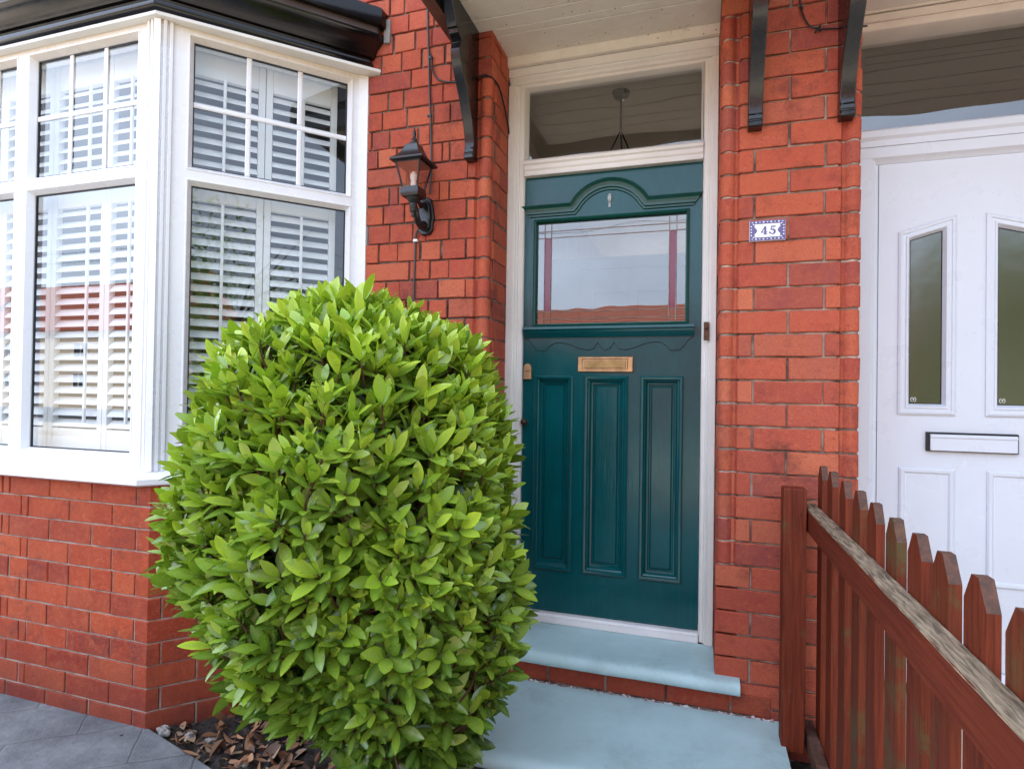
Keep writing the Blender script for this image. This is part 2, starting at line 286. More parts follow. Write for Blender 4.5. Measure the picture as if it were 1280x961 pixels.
# ------------------------------------------------------------------ mesh builder
class MB:
    def __init__(s): s.v = []; s.f = []; s.mi = []; s.T = None; s.attrs = {}
    def add(s, vs, fs, mi=0):
        b = len(s.v)
        for p in vs:
            p = Vector(p)
            s.v.append(s.T @ p if s.T else p)
        for f in fs: s.f.append(tuple(b + i for i in f)); s.mi.append(mi)
        return b
    def box(s, x0, x1, y0, y1, z0, z1, mi=0):
        vs = [(x0, y0, z0), (x1, y0, z0), (x1, y1, z0), (x0, y1, z0), (x0, y0, z1), (x1, y0, z1), (x1, y1, z1), (x0, y1, z1)]
        s.add(vs, [(0, 3, 2, 1), (4, 5, 6, 7), (0, 1, 5, 4), (1, 2, 6, 5), (2, 3, 7, 6), (3, 0, 4, 7)], mi)
    def rings(s, rects, mi=0, cap=None):
        """rects: list of (polygon [(x,z)..], y). bands between consecutive ones, optional cap material on the last"""
        n = len(rects[0][0]); vs = []
        for poly, y in rects: vs += [(px, y, pz) for px, pz in poly]
        fs = []
        for a in range(len(rects) - 1):
            for i in range(n):
                j = (i + 1) % n; fs.append((a * n + i, a * n + j, (a + 1) * n + j, (a + 1) * n + i))
        s.add(vs, fs, mi)
        if cap is not None: s.add([(px, rects[-1][1], pz) for px, pz in rects[-1][0]], [tuple(range(n))], cap)
    def prism(s, poly, axis, a, b, mi=0):
        """poly 2D; axis 'x': poly=(y,z); 'y': poly=(x,z); 'z': poly=(x,y)"""
        def P(p, t): return (t, p[0], p[1]) if axis == 'x' else ((p[0], t, p[1]) if axis == 'y' else (p[0], p[1], t))
        n = len(poly)
        s.add([P(p, a) for p in poly] + [P(p, b) for p in poly], [(i, (i + 1) % n, n + (i + 1) % n, n + i) for i in range(n)] + [tuple(range(n))[::-1], tuple(range(n, 2 * n))], mi)
    def tube(s, pts, r, n=8, mi=0, cap=True):
        pts = [Vector(p) for p in pts]; k = len(pts); vs = []
        rs = r if isinstance(r, (list, tuple)) else [r] * k
        up = Vector((0.123, 0.456, 0.88)).normalized()
        for i, p in enumerate(pts):
            t = (pts[min(i + 1, k - 1)] - pts[max(i - 1, 0)]).normalized()
            a = t.cross(up)
            if a.length < 1e-4: a = t.orthogonal()
            a.normalize(); b = t.cross(a); up = b.cross(t) * -1 if False else up
            for j in range(n):
                th = 2 * math.pi * j / n; vs.append(p + rs[i] * (a * math.cos(th) + b * math.sin(th)))
        fs = []
        for i in range(k - 1):
            for j in range(n):
                q = (j + 1) % n; fs.append((i * n + j, i * n + q, (i + 1) * n + q, (i + 1) * n + j))
        if cap: fs += [tuple(range(n))[::-1], tuple(range((k - 1) * n, k * n))]
        s.add(vs, fs, mi)
    def lathe(s, prof, c, n=16, mi=0, rot=0.0, axis='z'):
        vs = []; k = len(prof)
        for r, z in prof:
            for j in range(n):
                th = rot + 2 * math.pi * j / n
                if axis == 'z': vs.append((c[0] + r * math.cos(th), c[1] + r * math.sin(th), c[2] + z))
                else: vs.append((c[0] + r * math.cos(th), c[1] - z, c[2] + r * math.sin(th)))
        fs = []
        for i in range(k - 1):
            for j in range(n):
                q = (j + 1) % n; fs.append((i * n + j, i * n + q, (i + 1) * n + q, (i + 1) * n + j))
        fs += [tuple(range(n))[::-1], tuple(range((k - 1) * n, k * n))]
        s.add(vs, fs, mi)
    def sweep(s, path, prof, mi=0, closed_prof=False, caps=True):
        """path: plan polyline (x,y), outward on the right of travel; prof: (o,z) mitred"""
        k = len(path); vs = []; n = len(prof)
        for i in range(k):
            m = mitre(path, i)
            for o, z in prof: vs.append((path[i][0] + m[0] * o, path[i][1] + m[1] * o, z))
        fs = []
        for i in range(k - 1):
            for j in range(n if closed_prof else n - 1):
                q = (j + 1) % n; fs.append((i * n + j, (i + 1) * n + j, (i + 1) * n + q, i * n + q))
        if caps: fs += [tuple(range(n)), tuple(range((k - 1) * n, k * n))[::-1]]
        s.add(vs, fs, mi)
    def build(s, name, mats, parent=None, loc=None, smooth=35, bevel=0.0, seg=2):
        root = (0, 0, 0)
        if loc is not None: root = loc
        elif parent is not None: root = parent.get('_o', (0, 0, 0))
        off = Vector(root)
        me = bpy.data.meshes.new(name)
        me.from_pydata([tuple(p - off) for p in s.v], [], s.f)
        if not isinstance(mats, (list, tuple)): mats = [mats]
        for m in mats: me.materials.append(m)
        me.polygons.foreach_set('material_index', s.mi)
        for an, vals in s.attrs.items():
            at = me.attributes.new(an, 'FLOAT', 'POINT'); at.data.foreach_set('value', vals)
        me.update()
        if smooth:
            me.polygons.foreach_set('use_smooth', [True] * len(me.polygons))
            me.set_sharp_from_angle(angle=rad(smooth))
        o = bpy.data.objects.new(name, me); COL.objects.link(o)
        o['_o'] = tuple(root)
        if parent is not None: o.parent = parent
        else: o.location = root
        if bevel:
            b = o.modifiers.new('Bevel', 'BEVEL'); b.width = bevel; b.segments = seg; b.limit_method = 'ANGLE'; b.angle_limit = rad(40)
        return o

def mitre(path, i):
    def nrm(a, b):
        dx, dy = b[0] - a[0], b[1] - a[1]; l = math.hypot(dx, dy); return (dy / l, -dx / l)
    if i == 0: return nrm(path[0], path[1])
    if i == len(path) - 1: return nrm(path[-2], path[-1])
    a = nrm(path[i - 1], path[i]); b = nrm(path[i], path[i + 1])
    x, y = a[0] + b[0], a[1] + b[1]; d = max(0.55, 1 + a[0] * b[0] + a[1] * b[1])
    return (x / d, y / d)

def thing(name, label, cat, loc, group=None):
    o = bpy.data.objects.new(name, None); COL.objects.link(o); o.location = loc; o['_o'] = tuple(loc)
    o.empty_display_size = 0.1
    return tag(o, label, cat, group)
def tag(o, label, cat, group=None):
    o['label'] = label; o['category'] = cat
    if group: o['group'] = group
    return o
def struct(o, kind='structure'): o['kind'] = kind; return o
def rect(x0, x1, z0, z1, i=0.0): return [(x0 + i, z0 + i), (x1 - i, z0 + i), (x1 - i, z1 - i), (x0 + i, z1 - i)]
def inset(poly, d):
    """inset of a convex polygon given counter-clockwise"""
    n = len(poly); out = []
    for i in range(n):
        p0, p1, p2 = Vector(poly[i - 1]), Vector(poly[i]), Vector(poly[(i + 1) % n])
        a = (p1 - p0).normalized(); b = (p2 - p1).normalized()
        na = Vector((-a.y, a.x)); nb = Vector((-b.y, b.x))
        m = (na + nb) / (1 + na.dot(nb)); out.append(tuple(p1 + m * d))
    return out

# ------------------------------------------------------------------ brick courses
PITCH, Z0 = 0.0842, 0.0602 - 0.0842 * 2
def course_z(n): return Z0 + PITCH * n
def plen(path): return sum(math.dist(path[i], path[i + 1]) for i in range(len(path) - 1))
def at_s(path, s):
    acc = 0
    for i in range(len(path) - 1):
        l = math.dist(path[i], path[i + 1])
        if s <= acc + l or i == len(path) - 2:
            t = (s - acc) / l
            return (path[i][0] + (path[i + 1][0] - path[i][0]) * t, path[i][1] + (path[i + 1][1] - path[i][1]) * t), i
        acc += l
def bricks(mb, path, joints, zb, zt, gap=0.007, mi=0, jit=0.0015, dj=0.0022):
    acc = [0]
    for i in range(len(path) - 1): acc.append(acc[-1] + math.dist(path[i], path[i + 1]))
    for a, b in zip(joints[:-1], joints[1:]):
        g = gap * U(0.75, 1.2)
        sa, sb = a + g / 2 + U(-1, 1) * jit, b - g / 2 + U(-1, 1) * jit
        if sb - sa < 0.012: continue
        ch = 0.0024
        S = [(sa, -0.022), (sa, -ch), (sa + ch, 0)]
        inner = [s for s in acc if sa + ch + 0.002 < s < sb - ch - 0.002]
        lastv = sa + ch; mids = []
        for s in inner + [sb - ch]:
            k = int((s - lastv) / 0.06)
            for q in range(1, k + 1): mids.append(lastv + (s - lastv) * q / (k + 1))
            if s != sb - ch: mids.append(s)
            lastv = s
        S += [(s, 0) for s in mids] + [(sb - ch, 0), (sb, -ch), (sb, -0.022)]
        zb2, zt2 = zb + gap / 2 + U(-1, 1) * jit * .6, zt - gap / 2 + U(-1, 1) * jit * .6
        dep = U(-1, 1) * dj; tilt = U(-1, 1) * 0.012
        vs = []
        for ci, (s, co) in enumerate(S):
            (x, y), seg = at_s(path, s)
            m = None
            for vi, av in enumerate(acc):
                if abs(av - s) < 1e-5 and 0 < vi < len(path) - 1: m = mitre(path, vi)
            if m is None:
                p, q = path[seg], path[seg + 1]; l = math.dist(p, q); m = ((q[1] - p[1]) / l, -(q[0] - p[0]) / l)
            jb, jt = U(-1, 1) * 0.0013, U(-1, 1) * 0.0013
            for z, zo in ((zb2 + jb, -0.022), (zb2 + jb, -ch), (zb2 + ch + jb, 0), (zt2 - ch + jt, 0), (zt2 + jt, -ch), (zt2 + jt, -0.022)):
                o = min(co, zo) + dep + tilt * (z - zb2) + U(-1, 1) * 0.0004
                if min(co, zo) < -0.01: o = -0.022
                vs.append((x + m[0] * o, y + m[1] * o, z))
        n = len(S); fs = []
        for i in range(n - 1):
            for j in range(5): fs.append((i * 6 + j, (i + 1) * 6 + j, (i + 1) * 6 + j + 1, i * 6 + j + 1))
        mb.add(vs, fs, mi)
def mortar(mb, path, z0, z1, o=-0.006, mi=1):
    mb.sweep(path, [(o, z0), (o, z1)], mi, caps=False)
def running(total, start, w=0.228, first=0.0):
    j = [first]; s = start
    while s < total - 0.02: j.append(s); s += w
    j.append(total); return j

HO = (-1.3, 0.0, 0.0)
house = thing('terraced_house', 'red brick house with dark green front door and white bay window', 'house', HO)
NO = (1.1, 0.3, 0.0)
house2 = thing('terraced_house', 'neighbouring house with white panelled front door behind the picket fence', 'house', NO)
GR = 'adjoining red brick terraced houses'
house['group'] = GR; house2['group'] = GR

# ---- left wall (between bay and door) with bull-nosed door reveal
def bead(cx, cy, r, a0, a1, n=7): return [(cx + r * math.cos(rad(a0 + (a1 - a0) * i / n)), cy + r * math.sin(rad(a0 + (a1 - a0) * i / n))) for i in range(n + 1)]
RL, RR = -0.843, 0.067      # reveal faces
ZTOP = 3.40
left_flat = [(-1.52, 0.0), (RL - 0.068, 0.0), (RL - 0.061, 0.015), (RL - 0.052, 0.015)]
left_path = left_flat + bead(RL - 0.026, 0.024, 0.025, -135, 45, 9) + [(RL - 0.010, 0.056), (RL, 0.064), (RL, 0.24)]
left_sq = [(-1.52, 0.0), (RL, 0.0), (RL, 0.24)]
mb = MB(); n0, n1 = 1, 42
s_reveal = plen(left_path) - 0.2
for n in range(n0, n1):
    zb, zt = course_z(n), course_z(n + 1)
    sq = zb < 0.60 or zt > 2.66
    path = left_sq if sq else left_path; L = plen(path)
    flat = 0.62
    js = [0.0]; r = (n * 7919) % 5
    pats = [[0.06, 0.174, 0.29, 0.405], [0.0, 0.10, 0.215, 0.33, 0.40], [0.04, 0.15, 0.25, 0.36, 0.47], [0.08, 0.30, 0.41], [0.03, 0.20, 0.26, 0.45]]
    js += [p + U(-.012, .012) for p in pats[r] if p > 0.02]
    js += [flat - (0.045 if n % 2 else 0.125)] if n % 2 == 0 or True else []
    js = sorted(set(js)); js = [j for i, j in enumerate(js) if i == 0 or j - js[i - 1] > 0.03]
    js.append(L - 0.2 + (0.085 if n % 2 else 0.02) + 0.0)
    js.append(L)
    bricks(mb, path, js, zb, zt, 0.0075, 0, 0.003, 0.003)
mortar(mb, [(-1.52, .0095), (RL - .075, .0095), (RL - .070, .022), (RL - .030, .022), (RL - .016, .060), (RL - .010, .075), (RL - .010, .24)], course_z(n0), ZTOP, 0, 1)
mortar(mb, [p for p in left_path if p[0] > RL - 0.066], 0.58, 2.70, -0.0045, 1)
mb.box(-1.5, RL - 0.03, 0.03, 0.3, -0.1, ZTOP, 1)
mb.build('brick_wall', [M['brick'], M['mortar']], house, smooth=30)

# ---- pier between the doors (row A: two stretchers, row B: half, stretcher, half)
XR = 0.533
gl = [(RR, 0.26), (RR, 0.064), (RR + 0.010, 0.056)]
rbL = bead(RR + 0.026, 0.024, 0.025, 135, 315, 9)
rbR = bead(XR - 0.026, 0.024, 0.025, -135, 45, 9)
pier_path = gl + rbL + [(RR + 0.052, 0.015), (RR + 0.061, 0.015), (RR + 0.068, 0.0), (XR - 0.068, 0.0), (XR - 0.061, 0.015), (XR - 0.052, 0.015)] + rbR + [(XR - 0.010, 0.056), (XR, 0.064), (XR, 0.26)]
pier_sq = [(RR, 0.26), (RR, 0.0), (XR, 0.0), (XR, 0.26)]
mb = MB()
for n in range(0, n1):
    zb, zt = course_z(n), course_z(n + 1)
    sq = zb < 0.60 or zt > 2.70
    path = pier_sq if sq else pier_path; L = plen(path); mid = L / 2
    if n % 2: js = [0, 0.09, mid, L - 0.09, L]
    else: js = [0, 0.05, mid - 0.1145, mid + 0.116, L - 0.05, L]
    bricks(mb, path, js, zb, zt, 0.0075)
mortar(mb, [(RR + .008, .26), (RR + .008, .075), (RR + .016, .060), (RR + .030, .022), (RR + .070, .022), (RR + .075, .010), (XR - .075, .010), (XR - .070, .022), (XR - .030, .022), (XR - .016, .060), (XR - .008, .075), (XR - .008, .26)], course_z(0), ZTOP, 0, 1)
mortar(mb, [p for p in pier_path if p[0] < RR + 0.066], 0.58, 2.72, -0.0045, 1); mortar(mb, [p for p in pier_path if p[0] > XR - 0.066], 0.58, 2.72, -0.0045, 1)
mb.build('brick_pier', [M['brick'], M['mortar_pale']], house, smooth=30)

# ---- bay wall
BA = rad(47); BC = (-1.94, -0.619)
bu = (math.cos(BA), math.sin(BA))
bay_path = [(-3.95, 0.0), (-3.373, -0.619), BC, (BC[0] + 0.577, 0.0)]
sc = math.dist(bay_path[0], bay_path[1]) + math.dist(bay_path[1], bay_path[2])
Lb = plen(bay_path)
mb = MB()
for n in range(0, 12):
    zb, zt = course_z(n), course_z(n + 1)
    k = 11 - n
    if k == 4: js = sorted([sc - 0.065 - 0.114 * i for i in range(0, 20)] + [sc + 0.165 - 0.0, sc + 0.28, sc + 0.40, sc + 0.51, sc + 0.62])
    elif k % 2 == 0: js = [sc - 0.065 - 0.228 * i for i in range(0, 10)] + [sc + 0.165 + 0.228 * i for i in range(0, 3)] + [sc - 0.065 - 0.228 * 3 - 0.042]
    else: js = [sc - 0.185 - 0.228 * i for i in range(0, 10)] + [sc + 0.045 + 0.228 * i for i in range(0, 4)] + [sc - 0.185 - 0.228 * 2 - 0.04]
    js = sorted([0.0] + [j for j in js if 0.03 < j < Lb - 0.02] + [Lb])
    bricks(mb, bay_path, js, zb, zt, 0.0062, 0, 0.001, 0.0012)
mortar(mb, bay_path, course_z(0), course_z(12), -0.005, 1)
mb.build('bay_wall', [M['brick_bay'], M['mortar_grey']], house, smooth=30)

# air vent on the angled face of the bay
TS = Matrix.Translation((BC[0], BC[1], 0)) @ Matrix.Rotation(BA, 4, 'Z')
mb = MB(); mb.T = TS
mb.box(0.068, 0.235, -0.022, 0.01, 0.470, 0.585)
for i in range(5): mb.box(0.078, 0.225, -0.030, -0.0215, 0.484 + i * 0.02, 0.494 + i * 0.02)
mb.box(0.064, 0.239, -0.028, 0.01, 0.462, 0.4695)
mb.build('air_vent', M['plastic_brown'], house, bevel=0.002)

# ------------------------------------------------------------------ bay windows
FC = (-1.987, -0.58)              # corner of the window frame faces
TF = Matrix.Translation((FC[0], FC[1], 0))
TW = Matrix.Translation((FC[0], FC[1], 0)) @ Matrix.Rotation(BA, 4, 'Z')
FCL = (-3.326, -0.58)
TWL = Matrix.Translation((FCL[0], FCL[1], 0)) @ Matrix.Rotation(math.pi - BA, 4, 'Z') @ Matrix.Scale(-1, 4, (1, 0, 0)) @ Matrix.Scale(1, 4)
TWL = Matrix.Translation((FCL[0], FCL[1], 0)) @ Matrix(((-bu[0], bu[1], 0, 0), (bu[1], bu[0], 0, 0), (0, 0, 1, 0), (0, 0, 0, 1)))
ZB, ZT = 0.945, 2.672
LO, UP = (1.006, 2.064), (2.138, 2.632)
def window(T, u0, u1, a, b):
    """one light: cell u0..u1, glass a..b"""
    mb = MB(); mb.T = T
    zt = (LO[1] + UP[0]) / 2
    for (c0, c1), (g0, g1) in (((ZB, zt), LO), ((zt, ZT), UP)):
        mb.rings([(rect(u0, u1, c0, c1), 0.06), (rect(u0, u1, c0, c1), 0.0), (rect(a - 0.020, b + 0.020, g0 - 0.020, g1 + 0.020), 0.0),
                  (rect(a - 0.018, b + 0.018, g0 - 0.018, g1 + 0.018), -0.003), (rect(a - 0.014, b + 0.014, g0 - 0.014, g1 + 0.014), -0.003),
                  (rect(a, b, g0, g1), 0.022), (rect(a, b, g0, g1), 0.0265)], 0)
        mb.rings([(rect(a, b, g0, g1), 0.0265), (rect(a, b, g0, g1, 0.005), 0.0275), (rect(a, b, g0, g1, 0.005), 0.034)], 1)
    mb.box(u0 + .004, u1 - .004, 0.05, 0.075, ZB, ZB + 0.05); mb.box(u0 + .004, u1 - .004, 0.05, 0.075, ZT - 0.04, ZT)
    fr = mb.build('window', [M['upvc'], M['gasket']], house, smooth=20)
    for g0, g1 in (LO, UP):
        p = MB(); p.T = T; p.add([(a, 0.031, g0), (b, 0.031, g0), (b, 0.031, g1), (a, 0.031, g1)], [(0, 1, 2, 3)])
        p.build('pane', M['glass_bay'], fr, smooth=0)
    g = MB(); g.T = T; w = b - a; zz = 2.387; t = 0.010
    def bar(x0, x1, z0, z1):
        g.rings([(rect(x0, x1, z0, z1), 0.0305), (rect(x0, x1, z0, z1), 0.026), (rect(x0, x1, z0, z1, 0.0045), 0.0235)], 0, cap=0)
    for k in (1, 2): 
        bar(a + w * k / 3 - t, a + w * k / 3 + t, UP[0] + 0.002, zz - t - .0005); bar(a + w * k / 3 - t, a + w * k / 3 + t, zz + t + .0005, UP[1] - 0.002)
    bar(a + 0.002, b - 0.002, zz - t, zz + t)
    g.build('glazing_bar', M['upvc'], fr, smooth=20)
    return fr
window(TF, -0.742, -0.048, -0.690, -0.116)
window(TF, -1.297, -0.7425, -1.230, -0.792)
window(TW, 0.048, 0.795, 0.118, 0.722)
window(TWL, 0.048, 0.795, 0.118, 0.722)
# ribbed corner posts
def post(T2, mirror):
    mb = MB()
    a = rad(47 / 2)
    # profile drawn as pairs (s along faces, out)
    face = [(0.0478, 0.012), (0.0475, -0.012), (0.036, -0.014), (0.033, -0.003), (0.029, -0.003), (0.026, -0.015), (0.015, -0.017), (0.012, -0.006), (0.008, -0.006), (0.005, -0.020)]
    pts = []
    for s, o in face: pts.append((-s, o))
    poly = [(x, y) for x, y in pts]
    side = []
    for s, o in reversed(face):
        side.append((s * bu[0] + (-o) * bu[1], s * bu[1] - (-o) * bu[0]))
    poly = poly + side + [(0.0, 0.05)]
    P = [((-x if mirror else x) + T2[0], y + T2[1]) for x, y in poly]
    mb.prism(P, 'z', ZB + .001, ZT - .001)
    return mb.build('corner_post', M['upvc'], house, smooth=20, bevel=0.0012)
post(FC, False); post(FCL, True)
# end trim against the wall
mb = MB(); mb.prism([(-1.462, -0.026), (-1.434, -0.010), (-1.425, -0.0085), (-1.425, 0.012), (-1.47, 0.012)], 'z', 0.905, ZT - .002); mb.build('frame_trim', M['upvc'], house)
# sill
sp = [(FCL[0] - 0.545, 0.0), FCL, FC, (FC[0] + 0.555, 0.015)]
mb = MB(); mb.sweep(sp, [(-0.06, 0.900), (0.080, 0.900), (0.088, 0.906), (0.088, 0.926), (0.080, 0.932), (0.012, 0.944), (0.012, 0.9455), (-0.06, 0.9455)], closed_prof=True)
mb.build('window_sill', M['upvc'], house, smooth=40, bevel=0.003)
# cream trim under the cornice, then the black cornice
cp = [(FCL[0] - 0.54, 0.0), FCL, FC, (-1.451, -0.005), (-1.451, 0.03)]
mb = MB(); mb.sweep(sp[:3] + [(FC[0] + 0.60, 0.018)], [(-0.05, 2.673), (0.022, 2.673), (0.030, 2.678), (0.030, 2.690), (-0.05, 2.690)], closed_prof=True)
mb.build('frame_head', M['upvc_stained'], house, smooth=40)
prof = [(-0.05, 2.6905), (0.026, 2.6905), (0.040, 2.698), (0.046, 2.712), (0.042, 2.726), (0.033, 2.732), (0.036, 2.738), (0.050, 2.741), (0.056, 2.752), (0.066, 2.775), (0.085, 2.797), (0.096, 2.808), (0.100, 2.824), (0.092, 2.829), (-0.05, 2.829)]
mb = MB(); mb.sweep(cp, prof, closed_prof=True)
cor = mb.build('cornice', M['black_plastic'], house, smooth=40)
mb = MB(); mb.sweep(cp, [(-0.05, 2.8295), (0.088, 2.8295), (0.088, 2.858), (-0.05, 2.858)], closed_prof=True); mb.build('flashing', M['lead'], cor)
mb = MB(); mb.sweep(cp, [(-0.05, 2.8585), (0.112, 2.8585), (0.114, 2.862), (0.114, 2.930), (0.108, 2.936), (-0.05, 2.95)], closed_prof=True); mb.build('fascia', M['black_plastic'], cor, smooth=40)
mb = MB(); mb.sweep([cp[3], cp[4]], [(0.03, 2.80), (0.128, 2.795), (0.128, 2.90), (0.03, 2.91)], closed_prof=True); mb.T = None
b2 = MB(); b2.box(-1.35, -1.318, -0.012, 0.02, 2.80, 2.905); b2.build('mortar_patch', M['stone'], house, bevel=0.004)
mb = MB(); mb.prism([(cp[0][0], 0.1), (cp[1][0], cp[1][1]), (cp[2][0], cp[2][1]), (cp[3][0], 0.1)], 'z', 2.70, 2.94); mb.build('bay_roof', M['lead'], house)
# bay soffit inside + floor, room shell
def room(name, x0, x1, y0, y1, z0, z1, mats, parent, openings=None, front=True, ceil=None):
    m = MB(); t = 0.05
    m.box(x0 - t, x0, y0, y1, z0, z1, 0); m.box(x1, x1 + t, y0, y1, z0, z1, 0)
    if not openings: m.box(x0, x1, y1, y1 + t, z0, z1, 0)
    else:
        xs = sorted({x0, x1} | {o[0] for o in openings} | {o[1] for o in openings}); zs = sorted({z0, z1} | {o[2] for o in openings} | {o[3] for o in openings})
        for a, b in zip(xs[:-1], xs[1:]):
            for c, d in zip(zs[:-1], zs[1:]):
                if not any(o[0] <= a and b <= o[1] and o[2] <= c and d <= o[3] for o in openings): m.box(a, b, y1, y1 + t, c, d, 0)
    m.box(x0 - t, x1 + t, y0, y1 + t, z0 - t, z0, 1); m.box(x0 - t, x1 + t, y0, y1 + t, z1, z1 + t, 2)
    return m.build(name, mats, parent)
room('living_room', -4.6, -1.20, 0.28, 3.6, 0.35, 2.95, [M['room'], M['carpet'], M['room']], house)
mb = MB()
mb.box(-1.45, -1.15, 0.28 - 0.0, 0.285, 0.30, 2.99); mb.box(-4.65, -3.86, 0.02, 0.285, 0.3, 3.0)
mb.prism([(cp[0][0], 0.29), (cp[0][0], 0.0), (cp[1][0] + .02, cp[1][1] + .09), (cp[2][0] - .02, cp[2][1] + .09), (cp[3][0], 0.0), (cp[3][0], 0.29)], 'z', 0.30, 0.90)
mb.build('bay_floor', M['room'], house)

# ------------------------------------------------------------------ shutters
def shutter(T, x0, x1, label, rod=None):
    o = T @ Vector(((x0 + x1) / 2, 0.13, 1.0))
    t = thing('window_shutter', label, 'shutter', tuple(o), 'white plantation shutters in the bay window')
    m = MB(); m.T = T; st = 0.028; ya, yb = 0.115, 0.142
    z = [0.955, 1.082, 2.036, 2.128, 2.552, 2.69]
    m.box(x0 + .001, x0 + st, ya, yb, z[0], z[5]); m.box(x1 - st, x1 - .001, ya, yb, z[0], z[5])
    for a, b in ((0, 1), (2, 3), (4, 5)): m.box(x0 + st + .0005, x1 - st - .0005, ya + .001, yb - .001, z[a], z[b])
    m.build('frame', M['shutter'], t, bevel=0.002)
    tl = rad(50)
    for a, b in ((1, 2), (3, 4)):
        m = MB(); m.T = T
        nn = round((z[b] - z[a]) / 0.0475); pt = (z[b] - z[a]) / nn
        for i in range(nn):
            zc = z[a] + pt * (i + 0.5); w, th = 0.0215, 0.0042; tt = tl + U(-1, 1) * 0.04
            poly = []
            for p, q in ((-1, 0), (-0.6, -0.8), (0.0, -1), (0.6, -0.8), (1, 0), (0.6, 0.8), (0, 1), (-0.6, 0.8)):
                yy, zz = p * w, q * th
                poly.append(((ya + yb) / 2 + yy * math.cos(tt) - zz * math.sin(tt), zc + yy * math.sin(tt) + zz * math.cos(tt)))
            m.prism(poly, 'x', x0 + st + .002, x1 - st - .002)
        m.build('louvres', M['shutter'], t, smooth=50)
    m = MB(); m.T = T
    rx = rod if rod else x0 + (x1 - x0) * 0.5
    m.box(rx - .006, rx + .006, ya - 0.024, ya - 0.014, z[1] + .03, z[2] - .01); m.box(rx - .006, rx + .006, ya - 0.024, ya - 0.014, z[3] + .02, z[4] - .005)
    m.build('tilt_rod', M['shutter'], t, bevel=0.002)
xs = [-1.358, -1.0405, -0.723, -0.4055, -0.088]
lab = ['white shutter panel behind the far end of the left front pane', 'white shutter panel behind the left front pane at the picture edge', 'white shutter panel behind the left half of the wide front pane', 'white shutter panel behind the wide front pane, next to the ribbed corner post']
for i in range(4): shutter(TF, xs[i], xs[i + 1], lab[i], xs[i + 1] - 0.075 if i == 2 else None)
shutter(TW, 0.075, 0.395, 'white shutter panel behind the angled side pane, its half next to the corner post')
shutter(TW, 0.396, 0.70, 'white shutter panel behind the angled side pane, its half nearest the lantern wall')

# ------------------------------------------------------------------ door frame
FY = 0.235
fx0, fx1, ft = -0.842, 0.064, 2.735
dx0, dx1, dz0, dz1 = -0.768, 0.005, 0.287, 2.246
mb = MB()
# jambs and head as stepped mouldings: plan profile of a jamb
def jamb(xo, xi, sgn, zb, zt):
    w = abs(xi - xo)
    P = [(xo, FY + 0.10), (xo, FY), (xo + sgn * w * 0.42, FY), (xo + sgn * w * 0.44, FY + 0.006), (xo + sgn * w * 0.50, FY + 0.006), (xo + sgn * w * 0.58, FY + 0.016), (xo + sgn * w * 0.66, FY + 0.016), (xo + sgn * w * 0.70, FY + 0.026), (xo + sgn * w * 0.93, FY + 0.026), (xi, FY + 0.034), (xi, FY + 0.10)]
    if sgn < 0: P = P[::-1]
    mb.prism(P, 'z', zb, zt)
jamb(fx0, dx0 - 0.002, 1, 0.246, 2.66); jamb(fx1, dx1 + 0.002, -1, 0.246, 2.66)
zA, zB_ = ft, 2.655
w = zA - zB_
mb.prism([(FY + 0.10, zA), (FY - 0.0015, zA), (FY - 0.0015, zA - w * .45), (FY + .006, zA - w * .48), (FY + .006, zA - w * .56), (FY + .017, zA - w * .66), (FY + .017, zA - w * .8), (FY + .028, zA - w * .84), (FY + .028, zB_), (FY + 0.10, zB_)], 'x', fx0, fx1)
# transom bar
mb.prism([(FY + .10, 2.325), (FY + .02, 2.322), (FY + .010, 2.312), (FY + .010, 2.300), (FY + .018, 2.294), (FY + .018, 2.277), (FY + .024, 2.270), (FY + .024, 2.255), (FY + .018, 2.252), (FY + .018, 2.247), (FY + .10, 2.247)], 'x', dx0 - 0.0025, dx1 + 0.0025)
# inner putty fillet of the fanlight
mb.rings([(rect(dx0 - .0, dx1 + .0, 2.3255, 2.6545), FY + .029), (rect(dx0, dx1, 2.3255, 2.6545, 0.006), FY + .045), (rect(dx0, dx1, 2.3255, 2.6545, 0.008), FY + .062)], 0)
df = mb.build('door_frame', M['timber_white'], house, smooth=25, bevel=0.0015)
mb = MB(); mb.add([(dx0, FY + .062, 2.32), (dx1, FY + .062, 2.32), (dx1, FY + .062, 2.66), (dx0, FY + .062, 2.66)], [(0, 1, 2, 3)])
mb.build('fanlight_pane', M['glass_fan'], df, smooth=0)
mb = MB()
mb.prism([(FY + .12, 0.2455), (FY + 0.012, 0.2455), (FY + 0.012, 0.256), (FY + 0.016, 0.266), (FY + 0.016, 0.276), (FY + 0.024, 0.284), (FY + .12, 0.2855)], 'x', dx0 - .002, dx1 + .002)
mb.build('threshold', M['sill_white'], df, bevel=0.0015)
mb = MB(); mb.box(0.016, 0.036, FY - .008, FY - .0005, 1.490, 1.565); mb.lathe([(0.006, 0), (0.006, .004), (.003, .006)], (0.026, FY - .008, 1.54), 12, axis='y'); mb.lathe([(0.0025, 0), (0.0025, .002)], (0.026, FY - .008, 1.505), 8, axis='y')
mb.build('bell_push', M['bronze'], df, bevel=0.002)

